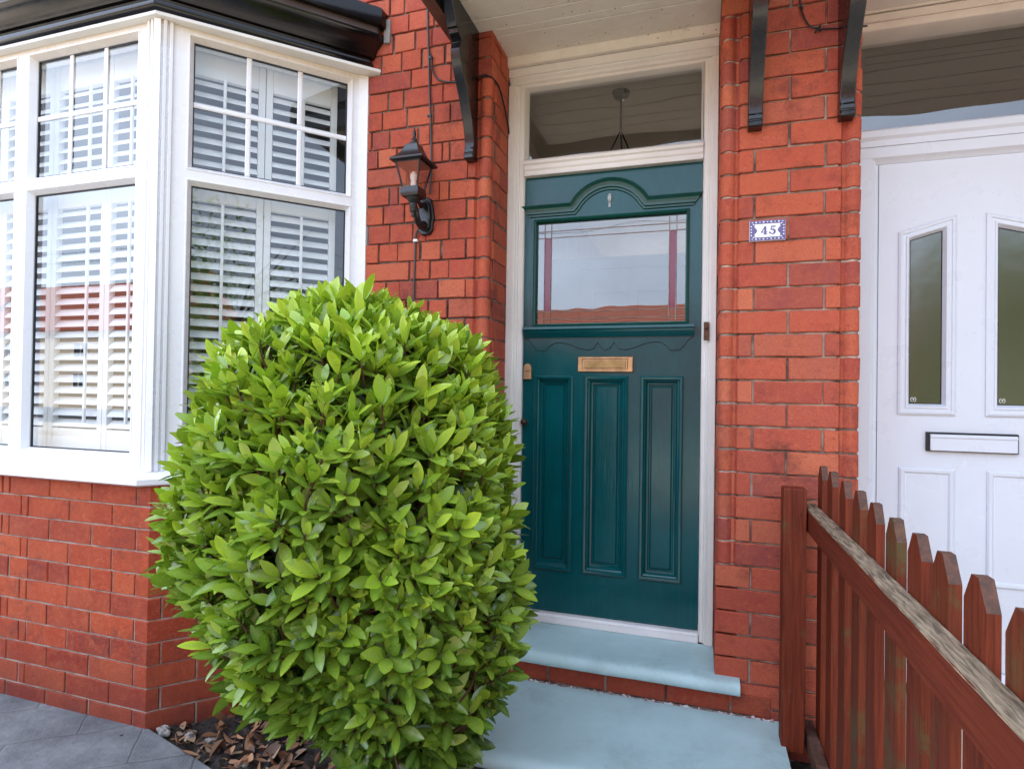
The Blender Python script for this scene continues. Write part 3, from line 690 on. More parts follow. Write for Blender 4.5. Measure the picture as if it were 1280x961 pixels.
# ------------------------------------------------------------------ green door
DYF = 0.283
mb = MB()
gx0, gx1, gz0, gz1 = -0.715, -0.056, 1.575, 2.040
pan = [(-0.705, -0.545), (-0.474, -0.302), (-0.231, -0.072)]
pz0, pz1 = 0.483, 1.334
yb = 0.33
mb.box(dx0, gx0, DYF, yb, dz0, dz1); mb.box(gx1, dx1, DYF, yb, dz0, dz1)
mb.box(gx0, gx1, DYF, yb, gz1, dz1); mb.box(gx0, gx1, DYF, yb, pz1, gz0); mb.box(gx0, gx1, DYF, yb, dz0, pz0)
xs = [gx0] + [v for p in pan for v in p] + [gx1]
for a, b in ((gx0, pan[0][0]), (pan[0][1], pan[1][0]), (pan[1][1], pan[2][0]), (pan[2][1], gx1)): mb.box(a, b, DYF, yb, pz0, pz1)
door = mb.build('front_door', M['door_green'], house, smooth=20)
for a, b in pan:
    m = MB(); q = rect(a, b, pz0, pz1)
    def RI(i): return inset(q, i)
    m.rings([(RI(-0.010), DYF - .0005), (RI(-0.010), DYF - .006), (RI(-0.004), DYF - .010), (RI(0.004), DYF - .008), (RI(0.008), DYF - .001), (RI(0.013), DYF + .002), (RI(0.020), DYF + .014), (RI(0.027), DYF + .016), (RI(0.030), DYF + .024), (RI(0.034), DYF + .024), (RI(0.040), DYF + .019)], 0, cap=0)
    m.build('door_panel', M['door_green'], door, smooth=28)
# glass bead
m = MB(); q = rect(gx0, gx1, gz0, gz1)
m.rings([(inset(q, -0.012), DYF - .0005), (inset(q, -0.012), DYF - .005), (inset(q, -0.006), DYF - .009), (inset(q, 0.0), DYF - .004), (inset(q, 0.004), DYF + .012), (inset(q, 0.005), DYF + .022)], 0)
m.build('glazing_bead', M['door_mould'], door, smooth=28)
m = MB(); GY = DYF + .019
m.add([(gx0, GY, gz0), (gx1, GY, gz0), (gx1, GY, gz1), (gx0, GY, gz1)], [(0, 1, 2, 3)])
m.build('door_glass', M['glass_door'], door, smooth=0)
vx = [-0.679, -0.648, -0.128, -0.098]; hz = [2.000, 1.970, 1.634, 1.600]
m = MB()
def came(x0, z0, x1, z1, y):
    m.tube([(x0, y, z0), (x1, y, z1)], 0.0021, 6)
for x in vx: came(x, gz0 + .003, x, gz1 - .003, GY - .0015)
for z in hz: came(gx0 + .003, z, gx1 - .003, z, GY - .0012)
m.build('lead_came', M['steel'], door)
for a, b in ((vx[0], vx[1]), (vx[2], vx[3])):
    m = MB(); m.add([(a, GY - .0008, hz[2]), (b, GY - .0008, hz[2]), (b, GY - .0008, hz[1]), (a, GY - .0008, hz[1])], [(0, 1, 2, 3)])
    m.build('purple_glass_strip', M['glass_purple'], door, smooth=0)
# arched moulding (swept in the door plane)
def arch_path():
    P = [(-0.768 + .004, 2.088), (-0.546, 2.088)]
    cx_, cz_, r_ = -0.385, 2.010, 0.175
    a0 = math.degrees(math.atan2(2.088 - cz_, -0.546 - cx_)); a1 = 180 - a0
    for i in range(1, 24):
        a = a0 + (a1 - a0) * i / 24; P.append((cx_ + r_ * math.cos(rad(a)), cz_ + r_ * math.sin(rad(a))))
    P += [(-0.224, 2.088), (-0.012, 2.088)]
    return P
ap = arch_path()
prof = [(0.025, 0.0), (0.025, 0.022), (0.021, 0.025), (0.017, 0.020), (0.010, 0.013), (0.000, 0.010), (-0.006, 0.010), (-0.007, 0.016), (-0.013, 0.016), (-0.015, 0.007), (-0.023, 0.007), (-0.026, 0.0)]
m = MB(); vs = []; n = len(prof)
for i in range(len(ap)):
    mt = mitre(ap, i); mt = (-mt[0], -mt[1])
    for o, hgt in prof:
        ex = 0
        if i == 0: ex = -o * 0.75 - 0.0
        if i == len(ap) - 1: ex = o * 0.75
        vs.append((ap[i][0] + mt[0] * o + ex * (1 if i else 1), DYF - hgt - .0005, ap[i][1] + mt[1] * o))
fs = [(i * n + j, (i + 1) * n + j, (i + 1) * n + j + 1, i * n + j + 1) for i in range(len(ap) - 1) for j in range(n - 1)]
fs += [tuple(range(n)), tuple(range((len(ap) - 1) * n, len(ap) * n))[::-1]]
m.add(vs, fs); m.build('arch_moulding', M['door_mould'], door, smooth=20)
# shelf below the glass and carved apron
m = MB()
m.prism([(DYF - .0005, 1.563), (DYF - .036, 1.560), (DYF - .038, 1.549), (DYF - .030, 1.545), (DYF - .028, 1.536), (DYF - .016, 1.522), (DYF - .012, 1.514), (DYF - .0005, 1.513)], 'x', -0.762, -0.022)
m.build('shelf_moulding', M['door_green'], door, smooth=25)
low = [(-0.753, 1.512), (-0.734, 1.496), (-0.715, 1.470), (-0.700, 1.455), (-0.662, 1.455), (-0.648, 1.474), (-0.623, 1.490), (-0.590, 1.492), (-0.554, 1.484), (-0.510, 1.466), (-0.474, 1.458), (-0.445, 1.464), (-0.431, 1.487), (-0.424, 1.492), (-0.413, 1.469), (-0.391, 1.457), (-0.369, 1.469), (-0.358, 1.492), (-0.350, 1.487), (-0.336, 1.464), (-0.307, 1.458), (-0.271, 1.466), (-0.227, 1.484), (-0.191, 1.492), (-0.158, 1.490), (-0.133, 1.474), (-0.119, 1.455), (-0.081, 1.455), (-0.066, 1.470), (-0.047, 1.496), (-0.028, 1.512)]
m = MB()
for i in range(len(low) - 1):
    (xa, za), (xb, zb) = low[i], low[i + 1]
    m.add([(xa, DYF - .004, za), (xb, DYF - .004, zb), (xb, DYF - .004, 1.5135), (xa, DYF - .004, 1.5135), (xa, DYF - .0003, za), (xb, DYF - .0003, zb)], [(0, 1, 2, 3), (4, 5, 1, 0)])
m.build('carved_apron', M['door_green'], door, smooth=0)
m = MB(); m.tube([(x, DYF - .0008, z - .0014) for x, z in low], 0.0016, 6); m.build('carved_line', M['groove'], door)
# oval door jewel
m = MB(); m.lathe([(0.001, .010), (0.008, .009), (0.012, .004), (0.013, 0)], (0, 0, 0), 16, axis='y')
m.v = [Vector((-0.383 + p.x * 0.85, DYF - .001 + p.y, 2.124 + p.z * 1.75)) for p in m.v]
m.box(-0.388, -0.378, DYF - .005, DYF - .0007, 2.084, 2.102); m.build('oval_viewer', M['pearl'], door)
# letter plate
m = MB(); q = rect(-0.515, -0.272, 1.360, 1.428)
m.rings([(q, DYF - .0005), (q, DYF - .005), (inset(q, .003), DYF - .008), (inset(rect(-0.493, -0.297, 1.373, 1.415), -.003), DYF - .008), (rect(-0.493, -0.297, 1.373, 1.415), DYF - .0045)], 0, cap=0)
lp = m.build('letter_plate', M['brass'], door, smooth=25)
m = MB(); m.box(-0.487, -0.303, DYF - .0085, DYF - .0046, 1.378, 1.410); m.build('flap', M['brass_dark'], lp, bevel=0.0015)
# lock and knob
m = MB(); P = [(-0.764, 1.328), (-0.728, 1.328), (-0.728, 1.375)] + [(-0.746 + .018 * math.cos(rad(a)), 1.375 + .022 * math.sin(rad(a))) for a in range(15, 180, 15)] + [(-0.764, 1.375)]
m.prism(P, 'y', DYF - .010, DYF - .0005); m.lathe([(.0115, 0), (.0115, .004), (.009, .006)], (-0.746, DYF - .010, 1.372), 16, axis='y'); m.box(-0.7475, -0.7445, DYF - .0172, DYF - .0158, 1.366, 1.378)
m.box(-0.766, -0.726, DYF - .014, DYF - .0105, 1.326, 1.335)
m.build('door_lock', M['brass'], door, bevel=0.0015)
m = MB(); m.lathe([(.006, 0), (.006, .018), (.013, .022), (.016, .032), (.013, .042), (.004, .046)], (-0.752, DYF, 1.132), 16, axis='y'); m.build('door_knob', M['bronze'], door, smooth=50)

# ------------------------------------------------------------------ porch soffit, brackets
def soffit(x0, x1, yback, z, ft_, mat, parent, xw0, xw1):
    m = MB(); y = yback; i = 0
    edges = [yback, yback - 0.165, yback - 0.29, yback - 0.415, yback - 0.54, yback - 0.665, yback - 0.79]
    for a, b in zip(edges[:-1], edges[1:]):
        xa, xb = (xw0, xw1) if a > 0.02 else (x0, x1)
        bb = max(b, 0.0) if a > 0.02 and b < 0.0 else b
        q = [(a - .0022, z + .03), (a - .003, z + .001), (a - .004, z), (bb + .004, z), (bb + .003, z + .001), (bb + .0022, z + .03)]
        m.prism(q, 'x', xa, xb)
        if bb != b:
            q = [(bb + .0, z + .03), (bb + .0, z + .0), (b + .003, z), (b + .0022, z + .001), (b + .0022, z + .03)]
            m.prism(q, 'x', x0, x1)
    for e in edges[1:-1]: m.box(xw0 if e > 0 else x0, xw1 if e > 0 else x1, e - .0035, e + .0035, z + .005, z + .02, 1)  # dark strips in the board gaps: the gaps' shade put in as colour
    m.box(xw0, xw1, yback + .0, yback + 0.02, ft_ + .0005, z + .03)       # board behind
    m.box(x0, x1, edges[-1], 0.0, z + .031, z + .10)
    return m.build('porch_soffit', [mat, M['groove']], parent, smooth=0)
SZ = 2.778
soffit(-0.899, 0.158, 0.212, SZ, ft, M['soffit'], house, fx0, fx1 + .002)
bp = [(0.0, 2.228), (0.046, 2.228), (0.052, 2.234), (0.050, 2.246), (0.044, 2.252), (0.048, 2.258), (0.048, 2.272), (0.040, 2.277), (0.042, 2.300), (0.054, 2.345), (0.077, 2.392), (0.112, 2.452), (0.150, 2.500), (0.178, 2.535), (0.196, 2.568), (0.203, 2.602), (0.196, 2.626), (0.186, 2.634), (0.200, 2.642), (0.222, 2.650), (0.226, 2.664), (0.236, 2.668), (0.246, 2.684), (0.262, 2.700), (0.292, 2.742), (0.36, 2.79), (0.40, 2.84), (0.0, 2.84)]
def bracket(x0, x1, parent):
    m = MB(); m.prism([(-p, z) for p, z in bp], 'x', x0, x1)
    # raised middle fillet down the front
    return m.build('canopy_bracket', M['black_paint'], parent, smooth=25, bevel=0.003)
bracket(-0.941, -0.899, house); bracket(0.1585, 0.207, house)
def beam(x0, x1, parent):
    m = MB(); m.box(x0, x1, -0.62, -0.001, 2.707, 2.80, 0); m.box(x0 + .002, x1 - .002, -0.62, -0.001, 2.703, 2.7068, 1)
    return m.build('canopy_beam', [M['black_paint'], M['raw_wood_dark']], parent)
beam(-0.992, -0.9415, house); beam(0.2075, 0.235, house)
mb = MB(); mb.prism([(-0.66, 2.80), (-0.66, 2.845), (-0.0, 3.02), (-0.0, 2.86)], 'x', -1.02, 0.26); mb.prism([(-0.665, 2.74), (-0.635, 2.74), (-0.635, 2.80), (-0.665, 2.82)], 'x', -1.02, 0.26); mb.build('porch_roof', M['slate'], house)

# ------------------------------------------------------------------ house bulk
mb = MB()
mb.box(-5.6, 0.304, 0.0, 0.26, ZTOP, 5.8); mb.box(RL - .02, RR + .02, 0.02, 0.26, 2.86, ZTOP); mb.box(-5.6, -1.51, 0.0, 0.26, 2.96, ZTOP)
mb.box(-5.6, -3.90, 0.0, 0.26, -0.1, 2.96)
mb.build('upper_wall', M['brick_upper'], house)
def roofbox(x0, x1, parent):
    m = MB(); m.prism([(-0.35, 5.62), (-0.35, 5.72), (4.2, 8.3), (8.8, 5.72), (8.8, 5.62), (4.2, 8.15)], 'x', x0, x1)
    m.build('roof', M['slate'], parent)
roofbox(-5.6, 0.304, house)
mb = MB(); mb.box(-5.6, -5.4, 0.27, 8.4, -0.1, 5.7); mb.box(-5.6, -1.2, 8.2, 8.4, -0.1, 5.7); mb.build('back_wall', M['brick_upper'], house)
# hall behind the green door
hx0, hx1 = -1.08, 0.26
mb = MB(); mb.box(hx0, dx0 - .03, 0.335, 0.345, 0.2, 2.86); mb.box(dx1 + .03, hx1, 0.335, 0.345, 0.2, 2.86); mb.build('hall_lining', M['hall_white'], house)
room('hallway', hx0, hx1, 0.345, 4.6, 0.245, 2.84, [M['hall_white'], M['carpet'], M['hall_ceiling']], house, openings=[(-1.05, 0.22, 0.5, 2.78)])
mb = MB()
PX = [hx0, -0.74, -0.53, -0.43, -0.21, hx1]; PZ = [0.25, 1.35, 2.0, 2.84]
for a, b in zip(PX[:-1], PX[1:]):
    for c, d in zip(PZ[:-1], PZ[1:]):
        mb.box(a, b, 2.02 if (c == 1.35) and (a in (-0.74, -0.43)) else 2.0, 2.05, c, min(d, 2.26))
mb.prism([(1.965, 2.17), (1.965, 2.25), (1.9995, 2.25), (1.9995, 2.17)], 'x', -0.93, 0.0); mb.box(-0.93, -0.85, 1.965, 1.9995, 0.25, 2.17)
for a, b in ((-0.74, -0.53), (-0.43, -0.21)): mb.rings([(rect(a - .03, b + .03, 1.32, 2.03), 1.9995), (rect(a - .03, b + .03, 1.32, 2.03), 1.985), (rect(a, b, 1.35, 2.0), 1.985), (rect(a, b, 1.35, 2.0), 2.019)])
mb.build('inner_door', M['hall_white'], house)

# ------------------------------------------------------------------ neighbouring house, white door
WY = 0.30
mb = MB()
wx0, wx1 = 0.585, 1.66
lx0, lx1 = 0.662, 1.583
# frame: outer post/head, stepped
def uring(z0, z1, z1i, x0i, x1i, y0, y1):
    mb.rings([([(wx0 - .06, z0), (wx1 + .06, z0), (wx1 + .06, z1), (wx0 - .06, z1)], WY + .06)] , 0)
mb.prism([(wx0 - .05, WY + .07), (wx0 - .05, WY - .01), (wx0 + .045, WY - .01), (wx0 + .060, WY + .002), (wx0 + .060, WY + .012), (lx0 - .001, WY + .016), (lx0 - .001, WY + .07)], 'z', 0.20, 2.236)
mb.prism([(wx1 + .05, WY + .07), (lx1 + .001, WY + .07), (lx1 + .001, WY + .016), (wx1 - .060, WY + .012), (wx1 - .060, WY + .002), (wx1 - .045, WY - .01), (wx1 + .05, WY - .01)], 'z', 0.20, 2.236)
mb.prism([(WY + .07, 2.2365), (WY - .012, 2.2365), (WY - .012, 2.195), (WY + .004, 2.186), (WY + .012, 2.175), (WY + .07, 2.175)], 'x', wx0 - .05, wx1 + .05)
# transom ledge and fanlight surround
mb.prism([(WY + .07, 2.318), (WY + .02, 2.312), (WY - .018, 2.304), (WY - .024, 2.296), (WY - .024, 2.272), (WY - .014, 2.262), (WY - .014, 2.2375), (WY + .07, 2.2375)], 'x', wx0 - .05, wx1 + .05)
nf = mb.build('door_frame', M['upvc_door'], house2, smooth=25, bevel=0.0015)
mb = MB(); mb.prism([(WY + .06, 2.70), (WY - .055, 2.70), (WY - .055, 2.688), (WY - .05, 2.672), (WY - .03, 2.666), (WY + .06, 2.662)], 'x', wx0 - .05, wx1 + .05); mb.box(wx0 - .05, wx1 + .05, WY - .06, WY - .03, 2.7005, 2.73)
mb.build('fanlight_head', M['soffit_clean'], nf, bevel=0.003)
mb = MB(); mb.add([(wx0 - .05, WY + .035, 2.31), (wx1 + .05, WY + .035, 2.31), (wx1 + .05, WY + .035, 2.67), (wx0 - .05, WY + .035, 2.67)], [(0, 1, 2, 3)]); mb.build('fanlight_pane', M['glass_fan'], nf, smooth=0)
mb = MB(); mb.prism([(WY + .09, 0.20), (WY - .04, 0.20), (WY - .04, 0.225), (WY - .005, 0.245), (WY + .01, 0.262), (WY + .09, 0.262)], 'x', wx0 - .05, wx1 + .05); mb.build('threshold', M['upvc_door'], nf, bevel=0.002)
# leaf
LY = WY + .012
mb = MB(); yb = LY + .05
A1 = (0.740, 0.905); A2 = (1.025, 1.190)
mirx = lambda x: 1.9305 - x
glz = [[(0.733, 1.208), (0.914, 1.208), (0.914, 1.955), (0.733, 1.902)]]
glz.append([(mirx(0.914), 1.208), (mirx(0.733), 1.208), (mirx(0.733), 1.902), (mirx(0.914), 1.955)])
def slab(z0, z1, cuts):
    x = lx0
    for c in cuts: mb.box(x, c[0], LY, yb, z0, z1); x = c[1]
    mb.box(x, lx1, LY, yb, z0, z1)
c1 = (0.733, 0.914); c2 = (mirx(0.914), mirx(0.733))
slab(0.265, 1.208, []); slab(1.208, 1.902, [c1, c2]); slab(1.955, 2.174, [])
# the sloping heads of the glazed openings
mb.box(lx0, c1[0], LY, yb, 1.902, 1.955); mb.box(c1[1], c2[0], LY, yb, 1.902, 1.955); mb.box(c2[1], lx1, LY, yb, 1.902, 1.955)
mb.prism([(c1[0], 1.902), (c1[1], 1.955), (c1[0], 1.955)], 'y', LY, yb); mb.prism([(c2[0], 1.955), (c2[1], 1.902), (c2[1], 1.955)], 'y', LY, yb)
nd = mb.build('front_door', M['upvc_door'], house2, smooth=20)
for q in glz:
    m = MB()
    m.rings([(inset(q, -.004), LY - .0004), (inset(q, -.004), LY - .006), (inset(q, .003), LY - .010), (inset(q, .009), LY - .010), (inset(q, .011), LY - .005), (inset(q, .020), LY - .006), (inset(q, .022), LY - .010), (inset(q, .028), LY - .010), (inset(q, .034), LY + .002), (inset(q, .037), LY + .008)], 0)
    m.rings([(inset(q, .037), LY + .008), (inset(q, .041), LY + .012)], 1)
    mm = m.build('panel_moulding', [M['upvc_door'], M['gasket']], nd, smooth=20)
    m = MB(); g = inset(q, .036); m.add([(x, LY + .011, z) for x, z in g], [(0, 1, 2, 3)]); gp = m.build('glass_pane', M['glass_obscure'], nd, smooth=0)
    # etched roundel in the lower left corner of the glass
    ox, oz = g[0][0] + 0.017, g[0][1] + 0.018
    m = MB()
    ring = [(0.0085, 0.0100)]
    for i in range(20):
        if i in (4, 5, 14, 15): continue
        a, b = rad(i * 18), rad(i * 18 + 18)
        m.add([(ox + r * math.cos(t), LY + .0106, oz + r * math.sin(t)) for r, t in ((.0078, a), (.0100, a), (.0100, b), (.0078, b))], [(0, 1, 2, 3)])
    for (xa, za, xb, zb) in ((-.0012, -.006, .0012, .006), (-.005, .001, -.0016, .0032), (.0016, .001, .005, .0032)): m.add([(ox + xa, LY + .0105, oz + za), (ox + xb, LY + .0105, oz + za), (ox + xb, LY + .0105, oz + zb), (ox + xa, LY + .0105, oz + zb)], [(0, 1, 2, 3)])
    m.build('etched_mark', M['etch'], gp, smooth=0)
for a, b in (c1, c2):
    for z0, z1 in ((0.575, 1.002),):
        q = rect(a + .002, b + .004, z0, z1); m = MB()
        m.rings([(q, LY - .0004), (q, LY - .004), (inset(q, .006), LY - .009), (inset(q, .016), LY - .007), (inset(q, .022), LY - .001), (inset(q, .026), LY - .002), (inset(q, .030), LY - .0012)], 0, cap=0)
        m.build('door_panel', M['upvc_door'], nd, smooth=20)
m = MB(); m.box(0.823, 1.112, LY - .012, LY - .0004, 1.068, 1.140, 1); m.box(0.834, 1.106, LY - .020, LY - .0125, 1.0715, 1.1325, 0); m.box(0.834, 1.106, LY - .0235, LY - .0203, 1.120, 1.128, 0)
m.build('letter_plate', [M['upvc_door'], M['gasket']], nd, bevel=0.0015)
# neighbour's soffit, bracket, walls
soffit(0.500, 1.95, 0.24, 2.745, 2.735, M['soffit_clean'], house2, XR + .003, 1.70)
bracket(0.452, 0.4995, house2); beam(0.425, 0.4515, house2)
mb = MB(); mb.prism([(-0.66, 2.80), (-0.66, 2.845), (-0.0, 3.02), (-0.0, 2.86)], 'x', 0.40, 2.1); mb.build('porch_roof', M['slate'], house2)
mb = MB(); mb.box(0.306, 6.0, 0.0, 0.26, ZTOP, 5.8); mb.box(XR, 1.72, 0.03, 0.40, 2.86, ZTOP); mb.box(1.712, 6.0, 0.0, 0.26, -0.1, ZTOP); mb.box(5.8, 6.0, 0.27, 8.4, -0.1, 5.7); mb.box(0.4, 5.8, 8.2, 8.4, -0.1, 5.7)
mb.build('brick_wall', M['brick_upper'], house2)
roofbox(0.306, 6.0, house2)
room('hallway', 0.42, 1.75, 0.40, 3.8, 0.20, 2.84, [M['room'], M['carpet'], M['hall_ceiling']], house2)

# ------------------------------------------------------------------ doorsteps
def step(name, label, x0, x1, y0, y1, zt, th, notch=None):
    t = thing(name, label, 'step', ((x0 + x1) / 2, (y0 + y1) / 2, zt - th), 'pale blue painted front steps')
    m = MB()
    r = th / 2
    prof = [(y1, zt - th), (y1, zt)]
    rr = r * 1.15
    prof = [(y1, zt), (y0 + rr * 2.2, zt), (y0 + rr * 1.3, zt - .001)] + [(y0 + rr - rr * math.sin(rad(a)), zt - .002 - rr + rr * math.cos(rad(a))) for a in (15, 35, 55, 75, 90)] + [(y0 + .001, zt - th * .8), (y0 + .006, zt - th * .95), (y0 + .012, zt - th), (y1, zt - th)]
    def slices(pf, xa, xb):
        k = max(2, int((xb - xa) / 0.03)); n = len(pf); vs = []
        for a in range(k + 1):
            x = xa + (xb - xa) * a / k
            for yy, zz in pf:
                w = 0.0016 * mn.noise(Vector((x * 6, yy * 9, 1))) + 0.0008 * mn.noise(Vector((x * 22, yy * 25, 4)))
                front = yy < y0 + .05
                vs.append((x, yy + (w * 1.6 if front else 0), zz + (w if zz > zt - th * .6 else 0)))
        fs = [(a * n + q, a * n + (q + 1) % n, (a + 1) * n + (q + 1) % n, (a + 1) * n + q) for a in range(k) for q in range(n)]
        fs += [tuple(range(n))[::-1], tuple(range(k * n, (k + 1) * n))]
        m.add(vs, fs)
    def cut(ye):
        P = prof[1:-1]; k = 12
        return [(ye + (y0 + rr * 2.2 - ye) * q / k, zt) for q in range(k)] + P + [(ye, zt - th)]
    if notch:
        nx0, nx1, ny = notch
        slices(cut(ny), x0, nx0); slices(cut(y1), nx0, nx1); slices(cut(ny), nx1, x1)
    else: slices(cut(y1), x0, x1)
    m.build('tread', M['step'], t, smooth=40)
    return t
up = step('doorstep', 'upper pale blue step directly below the green door', -0.925, 0.152, -0.050, 0.252, 0.2445, 0.050, (RL + .001, RR - .001, 0.001))
lo = step('doorstep', 'lower wider pale blue step in front, bottom of the two steps', -0.83, 0.286, -0.515, -0.004, 0.112, 0.055)
# brick riser under the upper step
m = MB(); rp = [(-0.95, -0.004), (0.262, -0.004)]
for n in (2, 3):
    pass
zb, zt = 0.1125, 0.1925
bricks(m, rp, running(plen(rp), 0.16), zb, zt, 0.008); mortar(m, rp, 0.10, 0.1935, -0.004, 1)
m.build('riser', [M['brick_bay'], M['mortar']], up, smooth=30)
m = MB(); m.box(-0.925, 0.145, -0.020, 0.02, 0.1870, 0.1935); m.build('mortar_bed', M['mortar_pale'], up, bevel=0.002)
m = MB(); vs = []; n = 130
for i in range(n + 1):
    x = -0.80 + 1.065 * i / n; hh = 0.0005 + 0.009 * max(0, U(-.5, 1)) ** 2; w = U(0, .005)
    vs += [(x, -0.0085, 0.1122), (x, -0.0085, 0.1125 + hh), (x, -0.011 - w, 0.1124 + hh * .3), (x, -0.012 - w, 0.1121)]
m.add(vs, [(i * 4 + j, i * 4 + j + 1, i * 4 + j + 5, i * 4 + j + 4) for i in range(n) for j in range(3)])
m.build('flaking_edge', M['flake'], lo, bevel=0.002)
m = MB(); m.box(-0.80, 0.265, -0.47, -0.02, -0.02, 0.057); m.build('riser', M['soil'], lo)

# ------------------------------------------------------------------ picket fence
FX = 0.347
fence = thing('picket_fence', 'red brown stained picket fence with weathered grey top rail', 'fence', (0.37, -0.10, 0.0))
m = MB(); m.box(0.272, 0.343, -0.16, -0.091, 0.095, 0.962); m.build('post', M['fence'], fence, bevel=0.004)
RX0, RX1 = 0.3475, 0.388
m = MB()
m.box(RX0, RX1, -2.6, -0.02, 0.820, 0.8945, 0)
ns = 60; vs = []
for i in range(ns + 1):
    y = -0.03 - 2.56 * i / ns
    for x, z in ((RX0 - .0008, 0.892), (RX0 + .0015, 0.8975), (RX0 + .014, 0.8985), (RX1 - .012, 0.8985), (RX1 - .001, 0.897), (RX1 + .0006, 0.892)): vs.append((x + U(-.0006, .0006), y, z + U(-.0012, .001)))
m.add(vs, [(i * 6 + j, i * 6 + j + 1, (i + 1) * 6 + j + 1, (i + 1) * 6 + j) for i in range(ns) for j in range(5)], 1)
m.build('rail', [M['rail_side'], M['rail_top']], fence)
m = MB(); m.box(RX0 + .004, RX1, -2.6, -0.03, 0.095, 0.150, 0); m.build('rail', M['cut_end'], fence, bevel=0.004)
near = [-0.148, -0.303, -0.470, -0.620, -0.762, -0.907, -1.047, -1.175, -1.302, -1.435, -1.575, -1.715, -1.855, -1.995]
top = [1.036, 1.037, 1.031, 1.028, 1.022, 1.016, 1.015, 1.012, 1.011, 1.006, 1.006, 1.004, 1.003, 1.002]
for i, (yn, zt) in enumerate(zip(near, top)):
    w = 0.075; yf = yn + w; x0, x1 = RX1 + .0015, RX1 + .0205; lean = U(-.004, .004)
    P = [(yn, 0.075), (yf, 0.075), (yf + lean, zt - .042), (yf - .026 + lean, zt), (yn + .026 + lean, zt), (yn + lean, zt - .042)]
    m = MB(); n = 6
    vs = [(x0, y, z) for y, z in P] + [(x1 + U(-.001, .001), y, z) for y, z in P]
    m.add(vs, [tuple(range(n)), tuple(range(n, 2 * n))[::-1]], 0)
    m.add(vs, [(0, 1, n + 1, n), (1, 2, n + 2, n + 1), (5, 0, n, n + 5)], 0)
    m.add(vs, [(2, 3, n + 3, n + 2), (3, 4, n + 4, n + 3), (4, 5, n + 5, n + 4)], 1)
    m.build('picket', [M['fence_moss'] if i in (3, 5, 7, 9, 10) else M['fence'], M['cut_end']], fence, bevel=0.0015)

# ------------------------------------------------------------------ wall lantern
LC = (-1.128, -0.130)
lan = thing('wall_lantern', 'black cast metal coach lantern on the brick wall', 'lantern', (LC[0], 0.0, 1.93))
q2 = math.pi / 4; s2 = math.sqrt(2)
m = MB(); m.lathe([(0.071 * s2, 2.196), (0.074 * s2, 2.199), (0.073 * s2, 2.206), (0.058 * s2, 2.217), (0.044 * s2, 2.233), (0.034 * s2, 2.252), (0.027 * s2, 2.272), (0.015 * s2, 2.280)], (LC[0], LC[1], 0), 4, rot=q2)
m.build('roof', M['black_iron'], lan, smooth=25, bevel=0.0015)
m = MB(); m.lathe([(.016, 2.276), (.017, 2.285), (.010, 2.289), (.011, 2.296), (.012, 2.300), (.006, 2.305), (.0075, 2.318), (.007, 2.328), (.002, 2.345)], (LC[0], LC[1], 0), 14); m.build('finial', M['black_iron'], lan, smooth=50)
m = MB()
ht, hb, zt_, zb_ = 0.054, 0.033, 2.198, 2.095
for sx in (-1, 1):
    for sy in (-1, 1): m.tube([(LC[0] + sx * hb, LC[1] + sy * hb, zb_), (LC[0] + sx * ht, LC[1] + sy * ht, zt_)], 0.0042, 6)
m.lathe([(0.058 * s2, zt_ - .008), (0.058 * s2, zt_)], (LC[0], LC[1], 0), 4, rot=q2)
m.lathe([(0.036 * s2, 2.058), (0.039 * s2, 2.064), (0.040 * s2, 2.084), (0.037 * s2, 2.090), (0.037 * s2, 2.096)], (LC[0], LC[1], 0), 4, rot=q2)
m.lathe([(.006, 1.980), (.009, 1.990), (.008, 1.996), (.014, 2.004), (.015, 2.034), (.020, 2.040), (.028, 2.058)], (LC[0], LC[1], 0), 14)
m.build('lantern_body', M['black_iron'], lan, smooth=35)
for ax, sg in ((0, -1), (0, 1), (1, -1), (1, 1)):
    m = MB(); e = 0.0
    def pt(a, r, z): return (LC[0] + (sg * r if ax == 0 else a * r), LC[1] + (a * r if ax == 0 else sg * r), z)
    m.add([pt(-1, hb, zb_ + .001), pt(1, hb, zb_ + .001), pt(1, ht, zt_ - .008), pt(-1, ht, zt_ - .008)], [(0, 1, 2, 3)] if (ax == 1) == (sg == -1) else [(3, 2, 1, 0)])
    m.build('glass_pane', M['glass_lamp'], lan, smooth=0)
m = MB(); m.lathe([(.011, 2.097), (.011, 2.122), (.009, 2.126), (.014, 2.138), (.014, 2.152), (.006, 2.166)], (LC[0], LC[1], 0), 14); m.build('bulb', M['bulb'], lan, smooth=50)
m = MB()
P = [(-.018, 1.935), (.018, 1.935), (.034, 1.955), (.034, 1.985), (.040, 2.0), (.034, 2.05), (.026, 2.085), (.012, 2.096), (-.012, 2.096), (-.026, 2.085), (-.034, 2.05), (-.040, 2.0), (-.034, 1.985), (-.034, 1.955)]
m.prism([(LC[0] + x, z) for x, z in P], 'y', -0.020, 0.004); m.prism([(LC[0] + x * .72, 2.012 + (z - 2.012) * .8) for x, z in P], 'y', -0.032, -0.0195)
m.build('back_plate', M['black_iron'], lan, bevel=0.004, smooth=30)
m = MB(); m.tube([(LC[0], -0.030, 1.975), (LC[0], -0.055, 1.962), (LC[0], -0.085, 1.972), (LC[0], -0.103, 1.998), (LC[0], -0.110, 2.02), (LC[0], -0.118, 2.03)], [.017, .016, .014, .013, .012, .011], 10)
m.tube([(LC[0], -0.030, 2.06), (LC[0], -0.06, 2.045), (LC[0], -0.09, 2.06), (LC[0], -0.098, 2.075)], [.012, .010, .008, .007], 8)
m.build('arm', M['black_iron'], lan, smooth=50)

